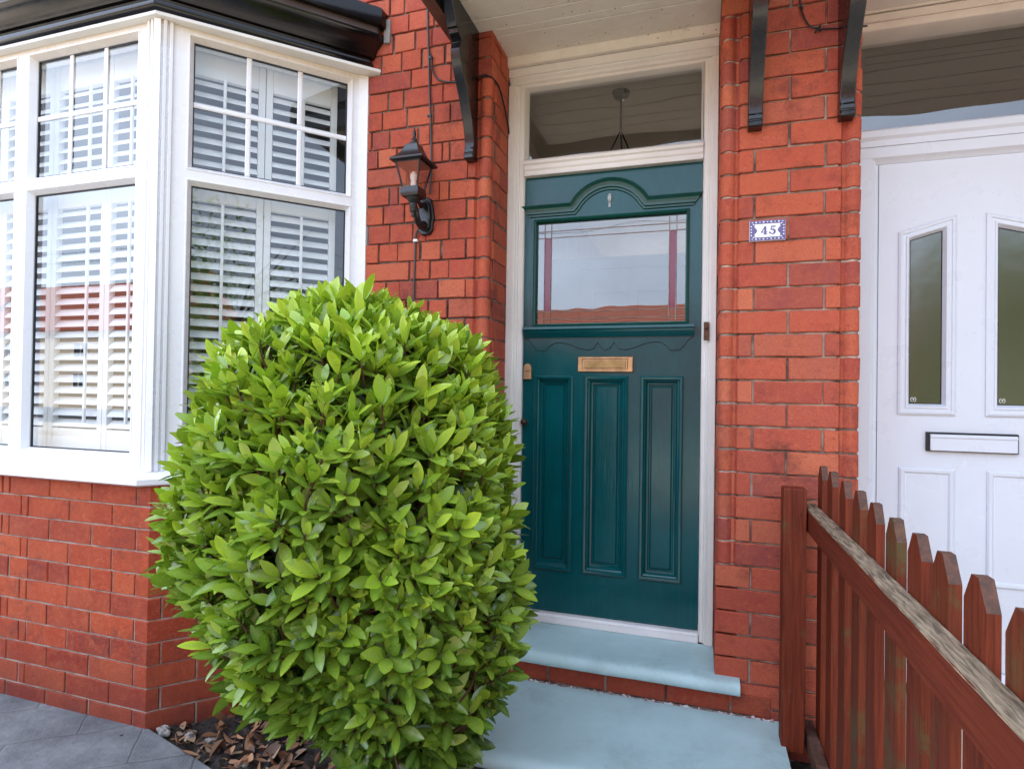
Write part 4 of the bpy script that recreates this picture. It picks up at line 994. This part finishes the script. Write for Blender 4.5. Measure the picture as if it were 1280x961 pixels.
# ------------------------------------------------------------------ cables
def spline(pts, k=6):
    out = []; P = [Vector(p) for p in pts]
    for i in range(len(P) - 1):
        p0, p1, p2, p3 = P[max(i - 1, 0)], P[i], P[i + 1], P[min(i + 2, len(P) - 1)]
        for j in range(k):
            t = j / k; out.append(0.5 * ((2 * p1) + (p2 - p0) * t + (2 * p0 - 5 * p1 + 4 * p2 - p3) * t * t + (3 * p1 - p0 - 3 * p2 + p3) * t ** 3))
    out.append(P[-1]); return out
def cable(name, pts, r, mat, label, cat, extra=None):
    m = MB(); base = pts[0]
    m.tube(spline(pts), r, 7)
    if extra: extra(m)
    o = m.build(name, mat, None, loc=base, smooth=50); return tag(o, label, cat)
def clip(m):
    for z in (2.70, 2.45): m.box(-1.131, -1.112, -0.011, 0.003, z, z + .008)
cable('cable', [(-1.140, -0.007, 3.3), (-1.138, -0.007, 2.9), (-1.128, -0.007, 2.70), (-1.122, -0.008, 2.55), (-1.112, -0.007, 2.38), (-1.108, -0.007, 2.21), (-1.112, -0.010, 2.11)], 0.0042, M['cable_grey'], 'dark vertical cable running down the bricks into the top of the lantern', 'cable', clip)
low_c = cable('cable', [(-1.160, -0.012, 1.965), (-1.176, -0.008, 1.935), (-1.179, -0.007, 1.85), (-1.182, -0.007, 1.72), (-1.185, -0.007, 1.5), (-1.19, -0.007, 1.2), (-1.19, -0.007, 0.3)], 0.0042, M['cable_grey'], 'dark cable hanging from below the lantern with a small white clip', 'cable')
low_c['group'] = None if False else ''
del low_c['group']
m = MB(); m.box(-1.188, -1.168, -0.013, 0.003, 1.910, 1.922); m.build('cable_clip', M['bulb'], low_c, bevel=0.002)
cable('cable', [(-1.119, -0.010, 2.72), (-1.113, -0.012, 2.69), (-1.106, -0.012, 2.64), (-1.078, -0.010, 2.60), (-1.02, -0.008, 2.582), (-0.96, -0.008, 2.582), (-0.895, -0.010, 2.586), (-0.86, 0.0, 2.592), (-0.835, 0.06, 2.58), (-0.835, 0.14, 2.54), (-0.838, 0.22, 2.47), (-0.838, 0.232, 2.44)], 0.0038, M['cable_black'], 'thin black cable looping behind the left porch bracket to the door frame', 'cable')
def knots(m):
    for c in ((0.331, -0.012, 2.652), (0.386, -0.012, 2.565)):
        for k in range(7):
            a, b, c2 = U(-.012, .012), U(-.008, .004), U(-.012, .012)
            m.tube([(c[0] - a, c[1] - b, c[2] - c2), (c[0], c[1] - .006, c[2]), (c[0] + c2, c[1] + b, c[2] + a)], 0.0022, 5)
cable('wire', [(0.326, -0.010, 2.78), (0.328, -0.010, 2.69), (0.331, -0.012, 2.652), (0.342, -0.010, 2.615), (0.360, -0.010, 2.582), (0.386, -0.012, 2.565), (0.42, -0.008, 2.562), (0.47, -0.006, 2.557), (0.515, -0.008, 2.553), (0.541, -0.012, 2.548)], 0.0030, M['cable_black'], 'old black wire with two twisted knots at the top of the brick pier', 'wire', knots)

# ------------------------------------------------------------------ number tile 45
NX0, NX1, NZ0, NZ1 = 0.168, 0.289, 1.826, 1.900
tile = thing('number_plate', 'white and violet ceramic house number plate reading 45', 'sign', ((NX0 + NX1) / 2, 0.0, NZ0))
m = MB(); m.box(NX0, NX1, -0.012, 0.004, NZ0, NZ1); m.build('plate', M['tile_white'], tile, bevel=0.002)
m = MB(); y0 = -0.0124; bw = 0.012
q = rect(NX0 + .001, NX1 - .001, NZ0 + .001, NZ1 - .001); qi = rect(NX0 + bw + .006, NX1 - bw - .006, NZ0 + bw + .001, NZ1 - bw - .001)
m.rings([(q, -0.0118), (q, y0 - .0004), (qi, y0 - .0004), (qi, -0.0118)])
zc = (NZ0 + NZ1) / 2
for xx, sg in ((NX0 + bw + .004, 1), (NX1 - bw - .004, -1)):
    m.prism([(xx, zc - .013), (xx + sg * .006, zc - .009), (xx + sg * .011, zc), (xx + sg * .006, zc + .009), (xx, zc + .013)], 'y', y0 - .0002, -0.0116)
m.build('border', M['tile_blue'], tile, smooth=0)
m = MB()
def dia(x, z, s): m.prism([(x - s, z), (x, z - s * .8), (x + s, z), (x, z + s * .8)], 'y', y0 - .0009, y0 + .0002)
for i in range(9):
    x = NX0 + .010 + (NX1 - NX0 - .020) * i / 8
    for z in (NZ0 + .0066, NZ1 - .0066): dia(x, z, .0036 if i % 2 else .0026)
for z in (zc - .016, zc - .005, zc + .005, zc + .016):
    for x in (NX0 + .0065, NX1 - .0065): dia(x, z, .003)
for z in (NZ0 + .0135, NZ1 - .0135):
    for x in (NX0 + .014, NX1 - .014): dia(x, z, .003)
m.build('border_ornament', M['tile_white'], tile, smooth=0)
m = MB(); yy = [y0 + .0005]
def stroke(P):
    yy[0] -= 0.00012; m.prism(P, 'y', yy[0] - .0006, -0.0118)
h4 = 0.030; bx, bz = 0.2075, zc - h4 / 2
stroke([(bx + .0105, bz + h4), (bx + .0172, bz + h4), (bx + .0172, bz), (bx + .0105, bz)])
stroke([(bx - .001, bz + .0085), (bx + .0125, bz + h4), (bx + .0135, bz + h4 - .006), (bx + .0035, bz + .0095)])
stroke([(bx - .001, bz + .007), (bx + .021, bz + .007), (bx + .021, bz + .0100), (bx - .001, bz + .0100)])
stroke([(bx + .008, bz), (bx + .021, bz), (bx + .021, bz + .0022), (bx + .008, bz + .0022)])
m.build('digit', M['tile_blue'], tile, smooth=0)
m = MB(); bx = 0.2375
stroke([(bx + .003, bz + h4 - .0045), (bx + .017, bz + h4 - .0045), (bx + .0185, bz + h4), (bx + .003, bz + h4)])
stroke([(bx + .002, bz + .0145), (bx + .0048, bz + .0160), (bx + .0052, bz + h4), (bx + .0028, bz + h4)])
cx5, cz5 = bx + .0085, bz + .0095
for a0 in range(-150, 135, 15):
    ra, rb = rad(a0), rad(a0 + 15)
    def th(a): d = math.degrees(a); return .0026 + .0034 * max(0, math.cos(rad(d)))
    stroke([(cx5 + .0098 * math.cos(ra), cz5 + .0098 * math.sin(ra)), (cx5 + .0098 * math.cos(rb), cz5 + .0098 * math.sin(rb)), (cx5 + (.0098 - th(rb)) * math.cos(rb), cz5 + (.0098 - th(rb)) * math.sin(rb)), (cx5 + (.0098 - th(ra)) * math.cos(ra), cz5 + (.0098 - th(ra)) * math.sin(ra))])
stroke([(cx5 - .0095 + .003 * math.cos(rad(a)), cz5 - .0035 + .003 * math.sin(rad(a))) for a in range(0, 360, 40)])
m.build('digit', M['tile_blue'], tile, smooth=0)

# ------------------------------------------------------------------ pendant lamp in the hall
pl_ = thing('pendant_lamp', 'dark pendant lamp seen through the fanlight above the green door', 'lamp', (-0.405, 0.78, 2.50))
m = MB(); m.lathe([(.002, 2.800), (.028, 2.803), (.042, 2.818), (.046, 2.838)], (-0.405, 0.78, 0), 20); m.build('ceiling_rose', M['black_iron'], pl_, smooth=50)
m = MB(); m.tube([(-0.405, 0.78, 2.805), (-0.405, 0.78, 2.64)], 0.006, 8)
for a in (90, 210, 330): m.tube([(-0.405, 0.78, 2.64), (-0.405 + .07 * math.cos(rad(a)), 0.78 + .07 * math.sin(rad(a)), 2.49)], 0.004, 6)
m.build('stem', M['black_iron'], pl_)
m = MB(); m.lathe([(.012, 2.41), (.05, 2.418), (.085, 2.445), (.098, 2.485), (.092, 2.485), (.07, 2.45)], (-0.405, 0.78, 0), 24); m.build('bowl_shade', M['hall_ceiling'], pl_, smooth=50)

# ------------------------------------------------------------------ leaves
def leaf(mb, A, B, base, d, nrm, L, W, age, curl, fold):
    """leaf from base along d, upper side nrm"""
    d = d.normalized(); s = d.cross(nrm)
    if s.length < 1e-5: return
    s.normalize(); n = s.cross(d)
    T = ((0.0, 0.0), (0.16, 0.50), (0.38, 0.90), (0.60, 1.0), (0.80, 0.72), (0.93, 0.32))
    vs = []; ag = []; rb = []
    for t, w in T:
        c = base + d * (L * t) + n * (-curl * L * t * t)
        if t == 0: vs.append(c); ag.append(age); rb.append(1.0); continue
        wv = s * (W * 0.5 * w); up = n * (fold * W * w)
        vs += [c - wv + up, c, c + wv + up]; ag += [age] * 3; rb += [0.0, 1.0, 0.0]
    vs.append(base + d * L + n * (-curl * L)); ag.append(age); rb.append(0.3)
    fs = [(0, 2, 1), (0, 3, 2)]
    for r in range(4):
        b = 1 + r * 3; fs += [(b, b + 1, b + 4, b + 3), (b + 1, b + 2, b + 5, b + 4)]
    b = 13; fs += [(b, b + 1, b + 3), (b + 1, b + 2, b + 3)]
    mb.add(vs, fs); A += ag; B += rb
def rosette(mb, A, B, P, ax, n, L, W, age0, cone=1.0):
    ax = ax.normalized(); e1 = ax.orthogonal().normalized(); e2 = ax.cross(e1)
    ph = U(0, 6.28)
    for i in range(n):
        t = i / max(1, n - 1)                       # 0 young centre, 1 outer
        a = ph + i * 2.39996 + U(-.25, .25)
        tilt = rad((16 + 54 * t) * cone + U(-10, 10))
        rd = e1 * math.cos(a) + e2 * math.sin(a)
        d = ax * math.cos(tilt) + rd * math.sin(tilt)
        nm = ax * math.sin(tilt) - rd * math.cos(tilt)
        l = L * (0.62 + 0.42 * math.sin(math.pi * (0.25 + 0.55 * t))) * U(0.82, 1.15)
        leaf(mb, A, B, P - ax * (0.022 * t) + rd * 0.003, d, nm, l, W * U(.82, 1.12) * l / L, max(0, min(1, age0 * (1.0 - 0.75 * t) + U(-.15, .15))), U(-.05, .26), U(.02, .15))

# shrub: measured outline, half-widths over height
PROF = [(0.12, 0.06), (0.22, 0.125), (0.35, 0.22), (0.50, 0.335), (0.65, 0.412), (0.85, 0.438), (1.09, 0.428), (1.27, 0.392), (1.39, 0.33), (1.44, 0.255), (1.475, 0.16)]
CXP = [(0.1, 0.19), (0.33, 0.125), (0.5, 0.06), (0.7, 0.005), (0.9, -0.02), (1.2, -0.035), (1.5, -0.04)]
def lerp(tab, z):
    if z <= tab[0][0]: return tab[0][1]
    for (a, va), (b, vb) in zip(tab[:-1], tab[1:]):
        if z <= b: return va + (vb - va) * (z - a) / (b - a)
    return tab[-1][1]
SC = Vector((-0.930, -0.775, 0))
shrub = thing('laurel_shrub', 'big rounded evergreen shrub with glossy lime green leaves', 'shrub', (SC.x + .05, SC.y, 0.0))
rng = random.Random(11)
def shell(z, th, k=1.0):
    r = lerp(PROF, z) * (1 + 0.07 * math.sin(3 * th + 4 * z) + 0.05 * math.sin(7 * th - 9 * z + 1)) * k
    c = SC + Vector((lerp(CXP, z) * 0.95, lerp(CXP, z) * 0.3, 0))
    return Vector((c.x + r * math.cos(th), c.y + r * math.sin(th), z))
mb = MB(); A = []; B = []; tw = MB()
pts = []
tries = 0
while len(pts) < 1750 and tries < 90000:
    tries += 1
    z = U(0.14, 1.515); rr = lerp(PROF, z)
    if R() > rr / 0.43 + (0.35 if z > 1.35 else 0): continue
    th = U(0, 2 * math.pi)
    p = shell(z, th, U(0.90, 1.06) if z < 1.42 else math.sqrt(R()) * 1.05)
    if any((p - q).length_squared < 0.0315 ** 2 for q in pts): continue
    pts.append(p)
for p in pts:
    z = p.z; c = SC + Vector((lerp(CXP, z), 0.3 * lerp(CXP, z), 0))
    out = Vector((p.x - c.x, p.y - c.y, 0)).normalized()
    zn = (z - 0.80) / 0.75
    nrm = (out * max(0.15, 1 - 0.55 * max(0, zn) ** 2) + Vector((0, 0, 0.20 + 1.15 * max(0, zn) ** 1.5 - (0.25 if z < .4 else 0)))).normalized()
    ax = (nrm * 0.85 + Vector((U(-.42, .42), U(-.42, .42), U(.25, 1.0)))).normalized()
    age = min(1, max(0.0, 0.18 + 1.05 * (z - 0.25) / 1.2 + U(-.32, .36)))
    L = U(0.050, 0.082)
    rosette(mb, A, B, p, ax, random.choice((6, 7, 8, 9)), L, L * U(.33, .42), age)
    tw.tube([p - ax * 0.105 - out * 0.02, p - ax * 0.05, p + ax * 0.006], [.0034, .0028, .0022], 5)
# inner, older foliage filling the crown's volume
cnt = 0
while cnt < 420:
    z = U(0.2, 1.42); th = U(0, 6.2832); p = shell(z, th, U(0.62, 0.88))
    out = Vector((p.x - SC.x, p.y - SC.y, 0)).normalized()
    ax = (out + Vector((U(-.8, .8), U(-.8, .8), U(-.2, .7)))).normalized(); L = U(0.075, 0.105)
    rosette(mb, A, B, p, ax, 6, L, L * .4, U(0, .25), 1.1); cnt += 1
# a few stray low shoots at the left
for (x, y, z) in ((-1.36, -0.84, 0.78), (-1.24, -0.92, 0.42), (-1.20, -0.88, 0.34), (-0.70, -0.97, 0.30), (-0.84, -0.98, 0.29)):
    p = Vector((x, y, z)); ax = Vector((x - SC.x, y - SC.y, U(-.2, .2))).normalized()
    rosette(mb, A, B, p, ax, 7, 0.095, 0.036, 0.45); tw.tube([SC + Vector((0.1, 0, z + .1)), p - ax * .15 + Vector((0, 0, .03)), p], [.006, .004, .0025], 5)
mb.attrs = {'age': A, 'rib': B}
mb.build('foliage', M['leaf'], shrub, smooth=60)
for i in range(9):
    a = U(0, 6.28); z0 = 0.0
    b = SC + Vector((0.09 + .05 * math.cos(a), 0.02 + .05 * math.sin(a), -0.03)); e = shell(U(.6, 1.3), a, U(.5, .8)); mid = b.lerp(e, .5) + Vector((0, 0, .12))
    tw.tube(spline([b, mid, e]), [.013 - .009 * k / 12 for k in range(13)], 6)
    for j in range(9):
        q = b.lerp(e, U(.35, .95)); e2 = shell(U(.3, 1.42), a + U(-.7, .7), U(.7, .95)); tw.tube(spline([q, q.lerp(e2, .5) + Vector((0, 0, .03)), e2]), [.005 - .003 * k / 12 for k in range(13)], 5)
tw.build('branch', M['twig'], shrub, smooth=60)

# ------------------------------------------------------------------ ground
m = MB(); m.add([(-400, -400, -0.06), (400, -400, -0.06), (400, 400, -0.06), (-400, 400, -0.06)], [(0, 1, 2, 3)]); struct(m.build('ground', M['concrete'], smooth=0))
def grid(x0, x1, y0, y1, nx, ny, fz, inside=None):
    m = MB(); vs = []; fs = []
    for j in range(ny + 1):
        for i in range(nx + 1):
            x, y = x0 + (x1 - x0) * i / nx, y0 + (y1 - y0) * j / ny; vs.append((x, y, fz(x, y)))
    for j in range(ny):
        for i in range(nx):
            cx_, cy_ = x0 + (x1 - x0) * (i + .5) / nx, y0 + (y1 - y0) * (j + .5) / ny
            if inside is None or inside(cx_, cy_):
                a = j * (nx + 1) + i; fs.append((a, a + 1, a + nx + 2, a + nx + 1))
    m.add(vs, fs); return m
def soilz(x, y): return -0.020 + 0.014 * mn.noise(Vector((x * 5, y * 5, 0))) + 0.016 * mn.noise(Vector((x * 17, y * 17, 3))) + 0.020 * mn.noise(Vector((x * 48, y * 48, 7)))
struct(grid(-2.1, 0.62, -1.05, 0.12, 300, 130, soilz).build('soil_bed', M['soil'], smooth=80))
edge = [(-2.6, -0.60), (-1.925, -0.612), (-1.79, -0.648), (-1.529, -0.718), (-1.25, -0.80), (-0.95, -1.0), (-0.6, -1.12), (0.32, -1.12)]
m = MB()
P = [(-9, -3.2), (0.32, -3.2)] + edge[::-1] + [(-9, -0.60)]
m.prism(P, 'z', -0.09, 0.002); struct(m.build('paving', M['paving'], bevel=0.004))
m = MB(); m.prism([(0.42, -7), (7, -7), (7, 0.22), (0.60, 0.22), (0.60, -0.1), (0.42, -0.1)], 'z', -0.09, -0.004); struct(m.build('path', M['concrete']))
m = MB(); m.box(0.54, 1.75, -0.32, 0.26, -0.004, 0.17); tag(m.build('doorstep', M['concrete'], None, loc=(1.1, 0, 0), bevel=0.008), 'grey concrete step below the white door behind the fence', 'step')
m = MB(); m.box(-400, 400, -22, -12, -0.058, -0.05); struct(m.build('road', M['asphalt'], smooth=0))
m = MB(); m.box(-400, 400, -12.0, -9.8, -0.058, 0.06); struct(m.build('pavement', M['concrete'], smooth=0, bevel=0.01))

# dry leaves on the soil
m = MB(); A = []; B = []
for i in range(340):
    for _ in range(30):
        x, y = (U(-2.0, 0.36), U(-1.02, 0.05)) if i % 2 else (U(-1.9, -1.15), U(-0.85, -0.25))
        ye = None
        for (a, ya), (b, yb_) in zip(edge[:-1], edge[1:]):
            if a <= x <= b: ye = ya + (yb_ - ya) * (x - a) / (b - a)
        if ye is not None and y > ye + 0.02 and (x - BC[0]) * bu[1] - (y - BC[1]) * bu[0] > 0.03 and not (-0.85 < x < 0.29 and y > -0.54): break
    else: continue
    if i % 3 and not (-1.9 < x < -1.2): 
        pass
    a = U(0, 6.28); d = Vector((math.cos(a), math.sin(a), U(-.25, .35))); nm = Vector((U(-.6, .6), U(-.6, .6), 1))
    leaf(m, A, B, Vector((x, y, soilz(x, y) + U(.006, .016))), d, nm, U(.02, .075), U(.012, .040), 0, U(-.9, .9), U(-.6, .7))
m.attrs = {'age': A, 'rib': B}
o = m.build('leaf_litter', M['litter'], smooth=60); struct(o, 'stuff'); tag(o, 'dry brown leaf litter on the dark soil under the shrub', 'leaf litter')
def stone(x, y, r, label, sq=(1, 1, .7)):
    bm = bmesh.new(); bmesh.ops.create_icosphere(bm, subdivisions=3, radius=1)
    sd = Vector((x * 31, y * 17, 0))
    for v in bm.verts:
        k = 1 + .45 * mn.noise(v.co * 1.4 + sd) + .25 * mn.noise(v.co * 4 + sd); v.co = Vector((v.co.x * r * sq[0] * k, v.co.y * r * sq[1] * k, v.co.z * r * sq[2] * k))
    me = bpy.data.meshes.new('stone'); bm.to_mesh(me); bm.free(); me.materials.append(M['stone'])
    o = bpy.data.objects.new('stone', me); COL.objects.link(o); o.location = (x, y, soilz(x, y) + r * sq[2] * .55); o['_o'] = (0, 0, 0)
    return tag(o, label, 'stone')
stone(-1.865, -0.602, 0.023, 'lump of grey mortar at the foot of the bay corner', (1.1, .8, .9))
stone(-1.765, -0.575, 0.018, 'pale stone at the paving edge nearest the bay corner')
stone(-1.675, -0.585, 0.019, 'flat pale stone among brown leaves, right of the first stone', (1.2, .9, .5))
stone(-1.45, -0.655, 0.012, 'small white pebble at the paving edge below the shrub')

# ------------------------------------------------------------------ across the street (seen in the glass)
def far_house(name, label, x0, x1, y, zr, ze, wallm, gable=False):
    t = thing(name, label, 'house', ((x0 + x1) / 2, y, 0), 'houses across the street')
    m = MB(); m.box(x0, x1, y - 8, y, -0.06, ze); m.build('wall', wallm, t)
    m = MB()
    m.prism([(y + .4, ze - .05), (y - 4, zr), (y - 8.4, ze - .05)], 'x', x0 - .3, x1 + .3); m.build('roof', M['roof_tile'], t)
    n = max(2, int((x1 - x0) / 6.5)); 
    for i in range(n):
        xc = x0 + (x1 - x0) * (i + .5) / n
        for z0, z1 in ((0.9, 2.1), (3.1, 4.3)):
            if z1 > ze - .2: continue
            m = MB(); m.rings([(rect(xc - .65, xc + .65, z0, z1), y + .002), (rect(xc - .65, xc + .65, z0, z1), y + .05), (rect(xc - .55, xc + .55, z0 + .1, z1 - .1), y + .05)]); m.box(xc - .03, xc + .03, y + .03, y + .06, z0, z1)
            f = m.build('window', M['upvc'], t); p = MB(); p.add([(xc - .56, y + .02, z0 + .08), (xc + .56, y + .02, z0 + .08), (xc + .56, y + .02, z1 - .08), (xc - .56, y + .02, z1 - .08)], [(3, 2, 1, 0)]); p.build('pane', M['far_glass'], f, smooth=0)
    if gable:
        m = MB(); m.prism([(x0 + 3, ze - 1), (x0 + 9, ze - 1), (x0 + 9, ze), (x0 + 6, zr + .3), (x0 + 3, ze)], 'y', y + .9, y - 3); m.build('gable', wallm, t)
    m = MB(); m.box(x1 - 1.6, x1 - .6, y - 4.4, y - 3.6, zr - .6, zr + 1.1); m.build('chimney', M['brick_upper'], t)
far_house('house', 'cream rendered house with red tiled roof reflected in the wide bay pane', -52, -24, -29, 9.1, 5.1, M['render_wall'])
far_house('house', 'cream gabled house with red roof reflected in the left bay pane', -80, -53, -29, 9.3, 5.4, M['render_wall'], True)
far_house('house', 'low brick house with red roof reflected in the glass of the green door', -22, 9, -30, 6.6, 4.4, M['brick_upper'])
far_house('house', 'cream house with red roof further right across the street', 11, 36, -29, 9.1, 5.1, M['render_wall'])
def tree(label, x, y, h, r, nl, z0=0.6):
    t = thing('tree', label, 'tree', (x, y, -0.06), 'trees across the front garden')
    m = MB(); m.tube([(x, y, -0.06), (x + .05, y, h * .3), (x - .05, y + .05, h * .6)], [.12, .09, .05], 8)
    for i in range(10):
        a = U(0, 6.28); m.tube([(x, y, h * U(.2, .5)), (x + r * .4 * math.cos(a), y + r * .4 * math.sin(a), h * U(.5, .7)), (x + r * .8 * math.cos(a), y + r * .8 * math.sin(a), h * U(.5, .9))], [.04, .025, .01], 6)
    m.build('trunk', M['bark'], t)
    m = MB(); A = []; B = []
    cl = []
    for i in range(26):
        a = U(0, 6.28); q = math.sqrt(R()); cl.append((Vector((x + r * .75 * q * math.cos(a), y + r * .75 * q * math.sin(a), z0 + (h - z0) * (0.12 + .8 * R() * (1.05 - .45 * q)))), U(.25, .5) * r))
    for i in range(nl):
        c, cr = random.choice(cl); v = Vector((random.gauss(0, 1), random.gauss(0, 1), random.gauss(0, 1))).normalized() * cr * U(.45, 1.05)
        p = c + v
        if p.z < 0.1: continue
        d = (v.normalized() + Vector((U(-.8, .8), U(-.8, .8), U(-.6, .6))))
        leaf(m, A, B, p, d, Vector((U(-1, 1), U(-1, 1), 1)), U(.07, .13), U(.035, .06), R() * .6, .2, .1)
    m.attrs = {'age': A, 'rib': B}; m.build('crown', M['leaf_far'], t, smooth=60)
tree('leafy green tree reflected in the angled bay pane', 8.3, -9.0, 6.4, 3.0, 15000)
tree('dense green tree reflected in the patterned glass of the white door', 4.1, -8.6, 5.0, 2.5, 16000, 0.05)
tree('green tree behind the others near the road', 12.5, -8.8, 5.6, 2.6, 5000)
for i, (za, zb) in enumerate(((6.5, 7.6), (6.1, 7.0))):
    cable('overhead_cable', [(-40, -16, za), (-10, -15.5, za + .1), (12, -15, zb), (40, -14.5, zb + 1.2)], 0.008, M['cable_black'], ('higher' if i == 0 else 'lower') + ' overhead cable across the street, reflected in the green door glass', 'cable')

# ------------------------------------------------------------------ light
EL, AZ = rad(52), rad(12)
w = bpy.data.worlds.new('World'); scene.world = w; w.use_nodes = True
nt = w.node_tree; bg = nt.nodes['Background']
sky = nt.nodes.new('ShaderNodeTexSky'); sky.sky_type = 'NISHITA'; sky.sun_disc = False; sky.sun_elevation = EL; sky.sun_rotation = AZ
sky.dust_density = 2.5; sky.ozone_density = 0.6; sky.air_density = 1.0
tc = nt.nodes.new('ShaderNodeTexCoord'); mp = nt.nodes.new('ShaderNodeMapping'); mp.inputs['Scale'].default_value = (1.2, 1.2, 3.0)
ns = nt.nodes.new('ShaderNodeTexNoise'); ns.inputs['Scale'].default_value = 2.2; ns.inputs['Detail'].default_value = 5; ns.inputs['Roughness'].default_value = 0.55
cr = nt.nodes.new('ShaderNodeValToRGB'); cr.color_ramp.elements[0].position = 0.38; cr.color_ramp.elements[1].position = 0.72
mx = nt.nodes.new('ShaderNodeMix'); mx.data_type = 'RGBA'; mx.inputs[7].default_value = (9.0, 10.4, 12.9, 1)
sc_ = nt.nodes.new('ShaderNodeMath'); sc_.operation = 'MULTIPLY_ADD'; sc_.inputs[1].default_value = 0.35; sc_.inputs[2].default_value = 0.45
dt = nt.nodes.new('ShaderNodeVectorMath'); dt.operation = 'DOT_PRODUCT'; dt.inputs[1].default_value = Vector((-0.80, -0.42, 0.42)).normalized()
mr = nt.nodes.new('ShaderNodeMapRange'); mr.inputs[1].default_value = -0.25; mr.inputs[2].default_value = 1.0; mr.inputs[3].default_value = 0.56; mr.inputs[4].default_value = 1.7; mr.interpolation_type = 'SMOOTHSTEP'
vs2 = nt.nodes.new('ShaderNodeVectorMath'); vs2.operation = 'SCALE'; vs2.inputs[0].default_value = (8.9, 10.3, 12.9)
nt.links.new(tc.outputs['Generated'], dt.inputs[0]); nt.links.new(dt.outputs['Value'], mr.inputs[0]); nt.links.new(mr.outputs[0], vs2.inputs['Scale']); nt.links.new(vs2.outputs[0], mx.inputs[7])
nt.links.new(tc.outputs['Generated'], mp.inputs[0]); nt.links.new(mp.outputs[0], ns.inputs[0]); nt.links.new(ns.outputs[0], cr.inputs[0])
nt.links.new(cr.outputs[0], sc_.inputs[0]); nt.links.new(sc_.outputs[0], mx.inputs[0]); nt.links.new(sky.outputs[0], mx.inputs[6]); nt.links.new(mx.outputs[2], bg.inputs[0])
bg.inputs[1].default_value = 0.12
sd = Vector((math.sin(AZ) * math.cos(EL), math.cos(AZ) * math.cos(EL), math.sin(EL)))
ld = bpy.data.lights.new('sun', 'SUN'); ld.energy = 3.6; ld.angle = rad(0.5); ld.color = (1.0, 0.94, 0.85)
lo_ = bpy.data.objects.new('sun', ld); COL.objects.link(lo_); lo_.rotation_euler = sd.to_track_quat('Z', 'Y').to_euler(); lo_.location = (0, 10, 20)

# ------------------------------------------------------------------ camera
f = Vector((-math.sin(YAW) * math.cos(PIT), math.cos(YAW) * math.cos(PIT), math.sin(PIT)))
r = Vector((math.cos(YAW), math.sin(YAW), 0)); u = r.cross(f)
c_, s_ = math.cos(ROL), math.sin(ROL)
r2 = r * c_ + u * s_; u2 = u * c_ - r * s_
cam = bpy.data.cameras.new('camera'); co = bpy.data.objects.new('camera', cam); COL.objects.link(co)
cam.sensor_width = 36; cam.lens = 36 * 735.0 / 1280; cam.clip_start = 0.02; cam.clip_end = 2000
mw = Matrix((r2, u2, -f)).transposed().to_4x4(); mw.translation = Vector((0, -D, H)); co.matrix_world = mw
scene.camera = co

for o in scene.objects:
    if '_o' in o: del o['_o']
vs_ = scene.view_settings; vs_.view_transform = 'Standard'; vs_.look = 'None'; vs_.gamma = 1.0; vs_.use_curve_mapping = False
vs_.exposure = 1.42
scene.render.engine = 'CYCLES'
scene.cycles.use_denoising = True
scene.cycles.max_bounces = 10; scene.cycles.transparent_max_bounces = 16; scene.cycles.diffuse_bounces = 5
scene.cycles.caustics_reflective = False; scene.cycles.caustics_refractive = False
scene.cycles.sample_clamp_indirect = 6.0
